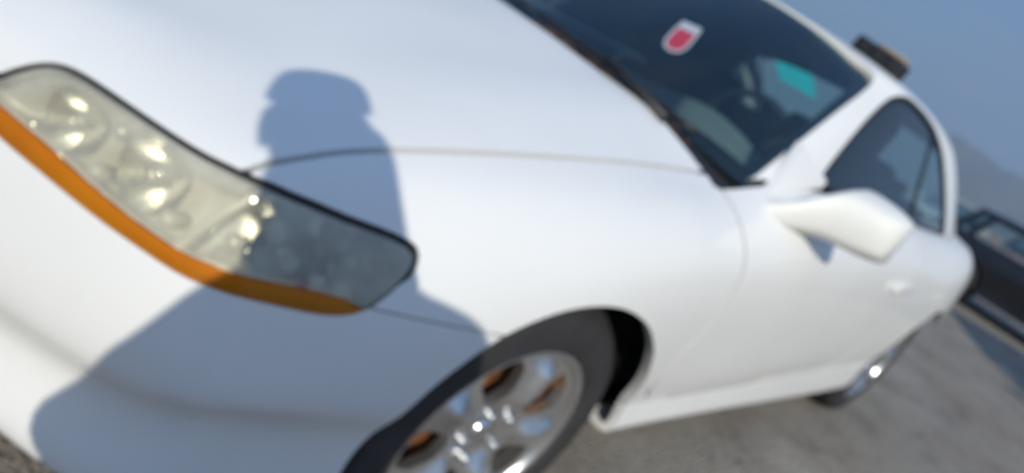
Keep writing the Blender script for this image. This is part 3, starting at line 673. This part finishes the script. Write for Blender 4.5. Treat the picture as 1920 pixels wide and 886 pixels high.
V, F = tube([(-.975, .03, 1.255), (-.965, .02, 1.315)], .008, 8); obj('mirror_stalk', V, F, 'interior_dark', rm)
# teal card stuck inside the back window
def on_ray(px, py, t):
    d = FW+CR*(px-960)/1275.56-CU*(py-443)/1275.56
    return CAM+d*t
def rw_point(t, w, s): 
    i = int(round(t*(RG.shape[0]-1))); j = int(round(w*32)); p = RG[i, j].copy(); p[1] *= s; return p
def card(name, c, ux, uy, w, h, mat, parent=None, th=.0015):
    c = np.array(c); n = np.cross(ux, uy); n = n/np.linalg.norm(n); V = []
    for d in (-th, th):
        for a, b in ((-1, -1), (1, -1), (1, 1), (-1, 1)): V.append(c+np.array(ux)*a*w/2+np.array(uy)*b*h/2+n*d)
    F = [(3, 2, 1, 0), (4, 5, 6, 7), (0, 1, 5, 4), (1, 2, 6, 5), (2, 3, 7, 6), (3, 0, 4, 7)]
    return obj(name, V, F, mat, parent, False)
i0, j0 = int(.50*(RG.shape[0]-1)), 27
pc = RG[i0, j0]*np.array([1, -1, 1]); up_ = RG[i0, 32]-RG[i0, 22]; up_ = up_*np.array([1, -1, 1]); up_ /= np.linalg.norm(up_)
ac = np.array([0, 1., 0]); ac -= up_*(ac@up_); ac /= np.linalg.norm(ac)
tl_ = card('paper_sticker', pc+np.array([-.002, 0, .006]), ac, up_, .24, .30, 'teal_card', ROOT); tag(tl_, 'bright teal paper on the back window')

def windshield_sticker():
    j = int(round(.365*32)); row = WG[:, j]; i = int(np.argmin(np.abs(row[:, 1]-.285))); c = WG[i, j]
    wd = WG[i, j+4]-WG[i, j-4]; wd /= np.linalg.norm(wd); yd = WG[i+2, j]-WG[i-2, j]; yd -= wd*(yd@wd); yd /= np.linalg.norm(yd); n = np.cross(yd, wd)
    k = math.radians(17.0); up = wd*math.cos(k)-yd*math.sin(k); ac = wd*math.sin(k)+yd*math.cos(k)       # stuck on askew
    out = [(-.030,.062),(.030,.062),(.034,.02),(.034,-.03),(.026,-.055),(.010,-.066),(-.010,-.066),(-.026,-.055),(-.034,-.03),(-.034,.02)]
    red = [(-.026,.030),(.026,.030),(.027,-.03),(.020,-.05),(.006,-.058),(-.006,-.058),(-.020,-.05),(-.027,-.03)]
    V = []; F = []; mi = []
    for poly, d, m in ((out, -.0022, 0), (red, -.0016, 1)):
        q = len(V); V += [c+ac*x*.95+up*y*1.3+n*d for x, y in poly]; F.append(tuple(range(q, q+len(poly)))); mi.append(m)
        q2 = len(V); V += [c+ac*x*.95+up*y*1.3+n*-.0036 for x, y in poly]; L_ = len(poly)
        for t in range(L_): F.append((q+t, q2+t, q2+(t+1) % L_, q+(t+1) % L_)); mi.append(m)
    o = obj('windshield_sticker', V, F, 'white_card', wso, False); o.data.materials.append(M['red_card'])
    for pl, m in zip(o.data.polygons, mi): pl.material_index = m
    tag(o, 'red and white shield-shaped sticker on the windshield')
windshield_sticker()
# ================= loose things on and in the car =================
# black case on the roof
def roof_case():
    t = empty('roof_case', (-1.65, .375, 1.379), 0); tag(t, 'small black oblong case with tan top lying on the white roof', 'case')
    t.rotation_euler = (math.radians(-8), 0, 0)
    b = bm_obj('case_body', box_bm(.085, .20, .062, (0, 0, .032)), 'black_box', t, True, .012, 3)
    bm_obj('tan_lid', box_bm(.045, .11, .014, (-.016, .025, .070)), 'tan_card', t, True, .005, 2)
    for y in (-.06, .0, .06): bm_obj('ridge', box_bm(.006, .022, .040, (.0435, y, .033)), 'black_rubber', t, True, .002, 1)
roof_case()
# ================= other vehicles in the yard =================
def section_car(name, loc, rz, prof, paint, label, group=None, detail=True):
    """a plain parked car: lower body, cabin with real panes, wheels, lamps.  prof: length, width, roof height, hood/tail shape"""
    Lh, Wd, Hr, hood, tail, hz, tz = prof       # half length, half width, roof height, cabin start/end (x), hood height, tail height
    t = empty(name, loc, rz); tag(t, label, 'car', group)
    belt = hz+.05
    st = []
    for x, wy, top in [(Lh, .55, hz-.22), (Lh-.06, .82, hz-.14), (Lh-.30, .95, hz-.07), (hood+.15, 1, hz), (hood-.3, 1, belt), (0, 1, belt), (tail+.3, 1, belt), (tail-.02, .98, tz), (-Lh+.2, .95, tz-.02), (-Lh+.04, .84, tz-.10), (-Lh, .6, tz-.25)]:
        w = Wd*wy; st.append([(x, 0, .24), (x, w*.90, .24), (x, w*.97, .30), (x, w*.985, .45), (x, w, min(.62, top-.12)), (x, w*.985, top-.10), (x, w*.92, top-.02), (x, w*.82, top), (x, w*.4, top+.02), (x, 0, top+.025)])
    Gr, _ = bspline_rows(np.array(st), 6); Gr, _ = bspline_rows(Gr.transpose(1, 0, 2), 5); Gr = Gr.transpose(1, 0, 2)
    P = Patch.grid(Gr, dict(x=Gr[..., 0], y=Gr[..., 1], z=Gr[..., 2]))
    wx = (Lh-.85, -Lh+.85)
    for cx in wx: P = P.cut(np.where(P.A['y'] > .4, np.hypot(P.A['x']-cx, P.A['z']-.33)-.37, .1))
    obj('body', *both(*P.flanged(.03)), paint, t)
    # cabin
    f0, r0 = hood, tail; f1, r1 = hood-.75, tail+(.55 if tz < belt else .22)
    cs = []
    for q in (0, .12, .4, .7, .9, 1):
        xb = f0+(r0-f0)*q; xt = f1+(r1-f1)*q; zt = Hr-.04*(2*q-1)**2; row = []
        for k, (yy, u) in enumerate(((.86, 0), (.80, .33), (.73, .68), (.655, .93), (.56, 1.0), (.3, 1.035), (0, 1.045))):
            uu = min(u, 1); row.append((xb+(xt-xb)*uu, Wd*yy, belt-.03+(zt-belt+.03)*u if u <= 1 else zt+(u-1)*.6))
        cs.append(row)
    Cg, us = bspline_rows(np.array(cs), 8); Cg, vs = bspline_rows(Cg.transpose(1, 0, 2), 6); Cg = Cg.transpose(1, 0, 2)
    K = Patch.grid(Cg, dict(x=Cg[..., 0], z=Cg[..., 2], u=np.broadcast_to(us[:, None], Cg.shape[:2]), v=np.broadcast_to(vs[None, :], Cg.shape[:2])))
    zlo, zhi = belt+.03, Hr-.10
    fr = lambda z: (z-belt+.03)/(Hr-belt+.03)
    xf = f0+(f1-f0)*fr(K.A['z'])-.10; xr = r0+(r1-r0)*fr(K.A['z'])+.12
    mid = (f0+r0)/2-.05; nw = 3 if tz >= belt else 2
    edges = np.linspace(0, 1, nw+1); win = np.full(len(K.V), -1.)
    wins = []
    for k in range(nw):
        a = xf+(xr-xf)*edges[k]-(0.0 if k == 0 else .03); b = xf+(xr-xf)*edges[k+1]+(0. if k == nw-1 else .03)
        f = np.minimum(np.minimum(a-K.A['x'], K.A['x']-b), np.minimum(K.A['z']-zlo, zhi-K.A['z'])); f = np.where(K.A['v'] < 3.3, f, -.5); wins.append(f); win = np.maximum(win, f)
    K.A['win'] = win
    for k in range(nw): K.A['w%d' % k] = wins[k]
    Q = K.cut(-K.A['win']); obj('roof', *both(*Q.flanged(.03)), paint, t)
    for k in range(nw):
        Q = K.cut(K.A['w%d' % k]+.004).offset(-.012)
        obj('window', Q.V, Q.F, 'clear_glass', t); obj('window', *mirrored(Q.V, Q.F), 'clear_glass', t)
    # front and back panes
    for (i, nm) in ((0, 'windshield'), (-1, 'rear_window')):
        e = Cg[i]; V = [tuple(p) for p in e]+[(p[0], -p[1], p[2]) for p in e]; n = len(e)
        F = [(k, k+1, n+k+1, n+k) for k in range(n-1)]; obj(nm, V, F, 'side_glass', t)
    # wheels
    for cx in wx:
        for s in (1, -1):
            q = empty('wheel', (cx, (Wd-.015)*s, .325), 0, t); q.scale = (1, s, 1)
            obj('tyre', TYV, TYF, 'tyre_rubber', q) if not SHARE else link(bpy.data.objects.new('tyre', SHARE['tyre']), q)
            link(bpy.data.objects.new('rim', SHARE['rim']), q)
            obj('arch_liner', *lathe_y([(-.28, .05), (-.28, .39), (-.02, .385)], 24, (0, 0, 0), math.radians(-8), math.radians(188)), 'wheel_well', q)
    for s in (1, -1):
        bm_obj('headlight', box_bm(.10, .34, .13, (Lh-.10, s*Wd*.62, hz-.20)), 'bulb_glass', t, True, .03, 3)
        bm_obj('tail_light', box_bm(.08, .30, .16, (-Lh+.075, s*Wd*.66, tz-.20)), 'red_plastic', t, True, .03, 3)
        bm_obj('side_marker', box_bm(.13, .012, .035, (-Lh+.42, s*Wd*.965, .50)), 'red_plastic', t, True, .005, 2)
        bm_obj('mirror', box_bm(.10, .17, .12, (hood-.33, s*(Wd+.06), belt+.07)), paint, t, True, .03, 3)
        for k in range(nw-1 if nw == 3 else 1): bm_obj('handle', box_bm(.17, .025, .03, (mid+.25-.95*k, s*Wd*.985, belt-.12)), paint, t, True, .008, 2)
    for s in (.45, -.45): bm_obj('seat', box_bm(.14, .48, .60, (-.05, s*.8, .80), Matrix.Rotation(math.radians(-14), 3, 'Y')), 'seat_cloth', t, True, .05, 2)
    bm_obj('underbody', box_bm(2*Lh-.7, 2*Wd-.5, .08, (0, 0, .27)), 'wheel_well', t)
    bm_obj('cabin_floor', box_bm(1.9, 2*Wd-.3, .04, (-.1, 0, .42)), 'interior_dark', t)
    return t
SHARE = {}
w_me = w0.data; SHARE['rim'] = w_me; SHARE['tyre'] = [c for c in w0.children if c.name.startswith('tyre')][0].data
principled('black_paint', (.006, .006, .007), .3, 0, .45, var=.3, vscale=4)
principled('grey_paint', (.16, .165, .17), .3, .3, .6)
principled('beige_paint', (.55, .52, .46), .35, 0, .5)
principled('salmon_paint', (.50, .24, .17), .4, 0, .4)
principled('silver_paint', (.52, .54, .57), .28, .6, .5)
principled('blue_paint', (.05, .07, .13), .3, .2, .6)
#            half len, half w, roof, hood x, tail x, hood z, tail z
WAGON = (2.30, .88, 1.40, .95, -1.95, .86, .93)
SEDAN = (2.35, .88, 1.42, .95, -1.30, .90, .88)
SUV = (2.30, .92, 1.74, 1.05, -2.05, 1.05, 1.12)
section_car('black_wagon', (-11.9, .95, 0), math.radians(90), WAGON, 'black_paint', 'black station wagon parked broadside behind the white coupe')
section_car('grey_suv', (-6.55, 3.55, 0), math.radians(23), SUV, 'grey_paint', 'grey tall car to the right whose shadow falls across the asphalt')
far = 'cars in the row beyond the black wagon'
section_car('sedan', (-21.5, -3.1, 0), math.radians(8), SEDAN, 'beige_paint', 'beige sedan seen through the black wagon window, beside the coupe edge', far)
section_car('sedan', (-22.0, -.95, 0), math.radians(4), SEDAN, 'salmon_paint', 'salmon coloured sedan seen through the black wagon window', far)
section_car('sedan', (-21.8, 1.3, 0), math.radians(-3), SEDAN, 'silver_paint', 'silver sedan at the right edge seen through the black wagon window', far)
# ================= the photographer, whose shadow lies on the fender =================
E1 = np.array([-.77555646, .6312782, 0]); SH = np.array([.6312782, .77555646, 0])
def hza(h, z, a): return Vector((E1*h+SH*a+np.array([0, 0, z])).tolist())
def skin_mesh(name, joints, edges, mat, parent, sub=2, root=0):
    me = bpy.data.meshes.new(name); me.from_pydata([tuple(p) for p, r in joints], edges, []); o = bpy.data.objects.new(name, me); COL.objects.link(o)
    o.modifiers.new('skin', 'SKIN'); o.modifiers['skin'].use_smooth_shade = True
    sv = me.skin_vertices[0].data
    for k, (p, r) in enumerate(joints): sv[k].radius = (r if hasattr(r, '__len__') else (r, r)); sv[k].use_root = (k == root)
    m = o.modifiers.new('sub', 'SUBSURF'); m.levels = sub; m.render_levels = sub
    dg = bpy.context.evaluated_depsgraph_get(); me2 = bpy.data.meshes.new_from_object(o.evaluated_get(dg)); bpy.data.objects.remove(o); 
    me2.materials.clear(); me2.materials.append(M[mat]); q = bpy.data.objects.new(name, me2); me2.polygons.foreach_set('use_smooth', [True]*len(me2.polygons))
    return link(q, parent)
def person():
    t = empty('person', hza(.17, 0, 2.22)); tag(t, 'person in dark shirt and cap leaning to hold up a phone', 'person'); inv = -t.location
    J = lambda h, z, a: hza(h, z, a)+inv
    ph = Vector(CAM.tolist())-Vector(FW.tolist())*.012+inv; R_ = Vector(CR.tolist()); U_ = Vector(CU.tolist()); W_ = Vector(FW.tolist())
    hr = ph+R_*.075-U_*.045-W_*.03; hl = ph-R_*.075-U_*.045-W_*.03
    joints = [(J(.15,.93,2.24),(.15,.11)), (J(.15,1.06,2.22),(.14,.105)), (J(.165,1.18,2.20),(.14,.105)), (J(.17,1.26,2.18),(.11,.085)),
      (J(.125,1.36,2.165),(.070,.062)), (J(.10,1.42,2.15),(.062,.060)),
      (J(.375,1.325,2.18),.074), (J(.400,1.09,2.08),.068), (hr-W_*.07+R_*.06-U_*.07,.032), (hr-W_*.015,.024),
      (J(.046,1.128,2.18),.082), (J(-.080,.895,2.10),.070), (hl-W_*.07-R_*.05-U_*.06,.034), (hl-W_*.015,.024),
      (J(.28,.86,2.24),.10), (J(.32,.48,2.20),.062), (J(.34,.09,2.24),.042), (J(.35,.045,2.13),.036),
      (J(.05,.86,2.24),.10), (J(.02,.48,2.20),.062), (J(.0,.09,2.24),.042), (J(-.01,.045,2.13),.036), (J(-.003,1.015,2.14),.080)]
    edges = [(0,1),(1,2),(2,3),(3,4),(4,5),(3,6),(6,7),(7,8),(8,9),(3,10),(10,22),(22,11),(11,12),(12,13),(0,14),(14,15),(15,16),(16,17),(0,18),(18,19),(19,20),(20,21)]
    b = skin_mesh('body', joints, edges, 'shirt', t)
    js = [(.13,.80,2.24,.215,.135), (.13,.95,2.24,.222,.14), (.14,1.06,2.22,.220,.138), (.160,1.15,2.20,.212,.132), (.185,1.22,2.19,.190,.122), (.185,1.285,2.18,.155,.105), (.165,1.335,2.175,.100,.080)]
    V = []; F = []; m = 32
    JS, _ = bspline_rows(np.array(js), 4)
    for h, z, a, rx, ry in JS:
        for k in range(m):
            t_ = 2*math.pi*k/m; fold = 1+.02*math.sin(7*t_+z*23)+.012*math.sin(3*t_-z*31)
            V.append(J(h, z+.12*(math.cos(t_)*rx if z > 1.1 else 0), a)+Vector((E1*(rx*math.cos(t_)*fold)).tolist())+Vector((SH*(ry*math.sin(t_)*fold)).tolist()))
    for i in range(len(JS)-1):
        for k in range(m): F.append((i*m+k, i*m+(k+1) % m, (i+1)*m+(k+1) % m, (i+1)*m+k))
    obj('jacket', V, F, 'shirt', t)
    # head: egg with brow, nose, chin
    hc = J(.060, 1.506, 2.12); upv = (hc-joints[5][0]).normalized(); fv = Vector((-SH).tolist()); fv = (fv-upv*fv.dot(upv)); fv = (fv+Vector((0, 0, -.25))).normalized(); upv = (upv-fv*upv.dot(fv)).normalized(); rv = fv.cross(upv)
    bm = bmesh.new(); bmesh.ops.create_uvsphere(bm, u_segments=40, v_segments=28, radius=1)
    for v in bm.verts:
        x, y, z = v.co; sx, sy, sz = .062, .086, .108
        jaw = 1-.28*max(0, -z)**1.5
        px, py, pz = x*sx*jaw, y*sy*(1-.10*max(0, -z)), z*sz
        if y > .6:
            n = math.exp(-(x/.16)**2-((z+.12)/.20)**2); py += .026*n                       # nose
            py -= .010*(math.exp(-((abs(x)-.38)/.17)**2-((z-.08)/.12)**2))                    # eye sockets
            py += .006*math.exp(-((z-.24)/.08)**2)*max(0, 1-abs(x)*1.2)                       # brow
            py += .007*math.exp(-(x/.28)**2-((z+.50)/.07)**2); py += .010*math.exp(-(x/.3)**2-((z+.82)/.16)**2)
        v.co = hc+rv*px+fv*py+upv*pz
    hd = bm_obj('head', bm, 'skin', t, True)
    for s in (-1, 1):
        bm = bmesh.new(); bmesh.ops.create_uvsphere(bm, u_segments=16, v_segments=10, radius=.0125, matrix=Matrix.Translation(hc+rv*(.029*s)+fv*.080+upv*.010)); bm_obj('eye', bm, 'eye_white', hd, True)
        bm = bmesh.new(); bmesh.ops.create_uvsphere(bm, u_segments=14, v_segments=10, radius=1)
        for v in bm.verts: v.co = hc+rv*(s*.062+v.co.x*.008)+fv*(-.006+v.co.y*.019)+upv*(-.005+v.co.z*.032)
        bm_obj('ear', bm, 'skin', hd, True)
    bm = bmesh.new(); bmesh.ops.create_uvsphere(bm, u_segments=16, v_segments=8, radius=1)
    for v in bm.verts: v.co = hc+rv*(v.co.x*.024)+fv*(.086+v.co.y*.008)+upv*(-.056+v.co.z*.008)
    bm_obj('mouth', bm, 'lip', hd, True)
    # cap with brim
    bm = bmesh.new(); bmesh.ops.create_uvsphere(bm, u_segments=36, v_segments=20, radius=1)
    bmesh.ops.delete(bm, geom=[v for v in bm.verts if v.co.z < .12], context='VERTS')
    for v in bm.verts: v.co = hc+rv*(v.co.x*.070)+fv*(v.co.y*.098)+upv*(math.tanh(v.co.z*1.5)/math.tanh(1.5)*.094+.014)
    cp = bm_obj('cap', bm, 'cap_cloth', t, True)
    V = []; F = []
    for k in range(17):
        q = -1.15+2.3*k/16
        for r in (1.0, 1.35, 1.68): V.append(hc+rv*(math.sin(q)*.066*(1+(r-1)*.10))+fv*(math.cos(q)*.100*r)+upv*(.026-.016*(r-1)-.012*abs(math.sin(q))))
    for k in range(16):
        for j in range(2): F.append((k*3+j, k*3+j+1, (k+1)*3+j+1, (k+1)*3+j))
    n = len(V); V2 = [v-upv*.003 for v in V]; F2 = [tuple(i+n for i in reversed(f)) for f in F]
    obj('brim', V+V2, F+F2, 'cap_cloth', cp)
    hj = [(J(.070,1.575,2.19),(.070,.060)), (J(.098,1.515,2.20),(.112,.070)), (J(.116,1.445,2.20),(.142,.075)), (J(.165,1.37,2.20),(.130,.08)), (J(.20,1.29,2.20),(.13,.08))]
    skin_mesh('jacket_hood', hj, [(0,1),(1,2),(2,3),(3,4)], 'shirt', t)
    # trousers and shoes as clothing over the legs
    lj = [(J(.14,.95,2.24),(.165,.105)), (J(.15,.90,2.24),(.17,.11)), (J(.28,.84,2.24),.106), (J(.32,.48,2.20),.074), (J(.34,.10,2.24),.055), (J(.05,.84,2.24),.106), (J(.02,.48,2.20),.074), (J(.0,.10,2.24),.055)]
    skin_mesh('trousers', lj, [(0,1),(1,2),(2,3),(3,4),(1,5),(5,6),(6,7)], 'trousers', t)
    for h in (.345, -.005):
        skin_mesh('shoe', [(J(h,.042,2.29),.040), (J(h,.040,2.20),.038), (J(h,.036,2.09),.034), (J(h,.032,2.04),.026)], [(0,1),(1,2),(2,3)], 'shoe', t)
    # hands: palm, four fingers behind the phone edge, thumb on the near side
    for s, hp in ((1, hr), (-1, hl)):
        wrist = hp-W_*.015; palm = hp+R_*(.006*s)+U_*.012
        jl = [(wrist,.023), (palm,(.030,.014)), (hp+U_*.035+R_*(.012*s),(.034,.013))]; ed = [(0,1),(1,2)]
        for k in range(4):
            q = -.026+.017*k; Ln = (.060,.072,.076,.066)[k]; b0 = hp+U_*(.040+q*.2)+R_*(.012*s+q*.9*s*.6)-W_*.002
            i = len(jl); jl += [(b0,.0095), (b0+U_*Ln*.45+W_*.006-R_*(.008*s),.009), (b0+U_*Ln*.75+W_*.002-R_*(.02*s),.008), (b0+U_*Ln*.9-W_*.008-R_*(.028*s),.007)]
            ed += [(2,i),(i,i+1),(i+1,i+2),(i+2,i+3)]
        i = len(jl); jl += [(hp+U_*.008-R_*(.014*s)-W_*.006,.011), (hp+U_*.024-R_*(.030*s)-W_*.014,.010), (hp+U_*.040-R_*(.040*s)-W_*.016,.008)]; ed += [(1,i),(i,i+1),(i+1,i+2)]
        skin_mesh('hand', jl, ed, 'skin', t)
    # the phone: behind the lens plane
    p = empty('phone', (ph-inv)); tag(p, 'black phone held up in both hands', 'phone')
    rot = Matrix([[R_[i], U_[i], -W_[i]] for i in range(3)])
    bm_obj('case', box_bm(.160, .075, .009, (0, 0, .006), None), 'black_box', p, True, .004, 2).matrix_local = rot.to_4x4()
    bm_obj('screen', box_bm(.152, .068, .001, (0, 0, .0115), None), 'chrome', p, False).matrix_local = rot.to_4x4()
person()
# ================= ground litter =================
def litter():
    V = []; F = []
    for k in range(900):
        x = RNG.uniform(-7, .2); y = RNG.uniform(-.6, 2.6); sz = abs(RNG.normal(0, .006))+.003; t = RNG.uniform(0, 6.28); q = len(V); h = sz*RNG.uniform(.4, .9)
        c = np.array([x, y, 0]); u = np.array([math.cos(t), math.sin(t), 0])*sz; w = np.array([-math.sin(t), math.cos(t), 0])*sz*RNG.uniform(.5, 1)
        V += [c-u-w*.8, c+u*.9-w, c+u+w*.7, c-u*.7+w, c+np.array([0, 0, h])+u*.1]; F += [(q, q+1, q+4), (q+1, q+2, q+4), (q+2, q+3, q+4), (q+3, q, q+4)]
    principled('gravel', (.26, .22, .18), .9, var=.5, vscale=3)
    tag(obj('gravel', V, F, 'gravel', None, False), 'loose gravel grains scattered over the dusty asphalt', 'gravel', kind='stuff')
    V = []; F = []
    for k in range(120):
        x = RNG.uniform(-5, .0); y = RNG.uniform(.2, 2.4); sz = RNG.uniform(.008, .022); t = RNG.uniform(0, 6.28); q = len(V)
        u = np.array([math.cos(t), math.sin(t), RNG.uniform(-.1, .1)])*sz; w = np.array([-math.sin(t), math.cos(t), 0.15])*sz*.5; c = np.array([x, y, .006])
        V += [c-u, c-w, c+u, c+w]; F.append((q, q+1, q+2, q+3))
    tag(obj('fallen_leaves', V, F, 'leaf_brown', None, False), 'small brown leaf scraps strewn on the asphalt', 'leaves', kind='stuff')
litter()

# ================= far hills and the air in front of them =================
def hills():
    principled('hill_scrub', (.115, .105, .07), .95, var=.35, vscale=.02)
    n, m = 90, 14; V = []; F = []
    for i in range(n):
        az = math.radians(120+120*i/(n-1)); ridge = 150+9*math.sin(az*9+.7)+7*math.sin(az*21+2)+4*math.sin(az*47)
        ridge *= min(1, 6*min(i, n-1-i)/(n-1))
        for j in range(m):
            u = j/(m-1); r = 1500+700*u; z = ridge*math.sin(math.pi*min(u*1.25, 1)*.5+max(0, u-.8)*4)+ (12*math.sin(az*60+u*9)+9*math.sin(az*133-u*14))*math.sin(math.pi*u)
            V.append((-3+r*math.cos(az), r*math.sin(az), max(z, 0)-.5))
    for i in range(n-1):
        for j in range(m-1): F.append((i*m+j, (i+1)*m+j, (i+1)*m+j+1, i*m+j+1))
    tag(obj('hills', V, F, 'hill_scrub', None, True), kind='structure')
hills()
def haze():
    m = bpy.data.materials.new('haze'); m.use_nodes = True; nt = m.node_tree; nt.nodes.clear()
    o = nt.nodes.new('ShaderNodeOutputMaterial'); v = nt.nodes.new('ShaderNodeVolumePrincipled')
    v.inputs['Color'].default_value = (.58, .77, 1, 1); v.inputs['Density'].default_value = .00065; v.inputs['Anisotropy'].default_value = .1
    nt.links.new(v.outputs[0], o.inputs['Volume']); M['haze'] = m
    h = bm_obj('haze', box_bm(5200, 5200, 241, (-3, 0, 119.5)), 'haze', None); tag(h, 'thin blue-grey haze over the yard and hills', 'haze', kind='stuff')
haze()
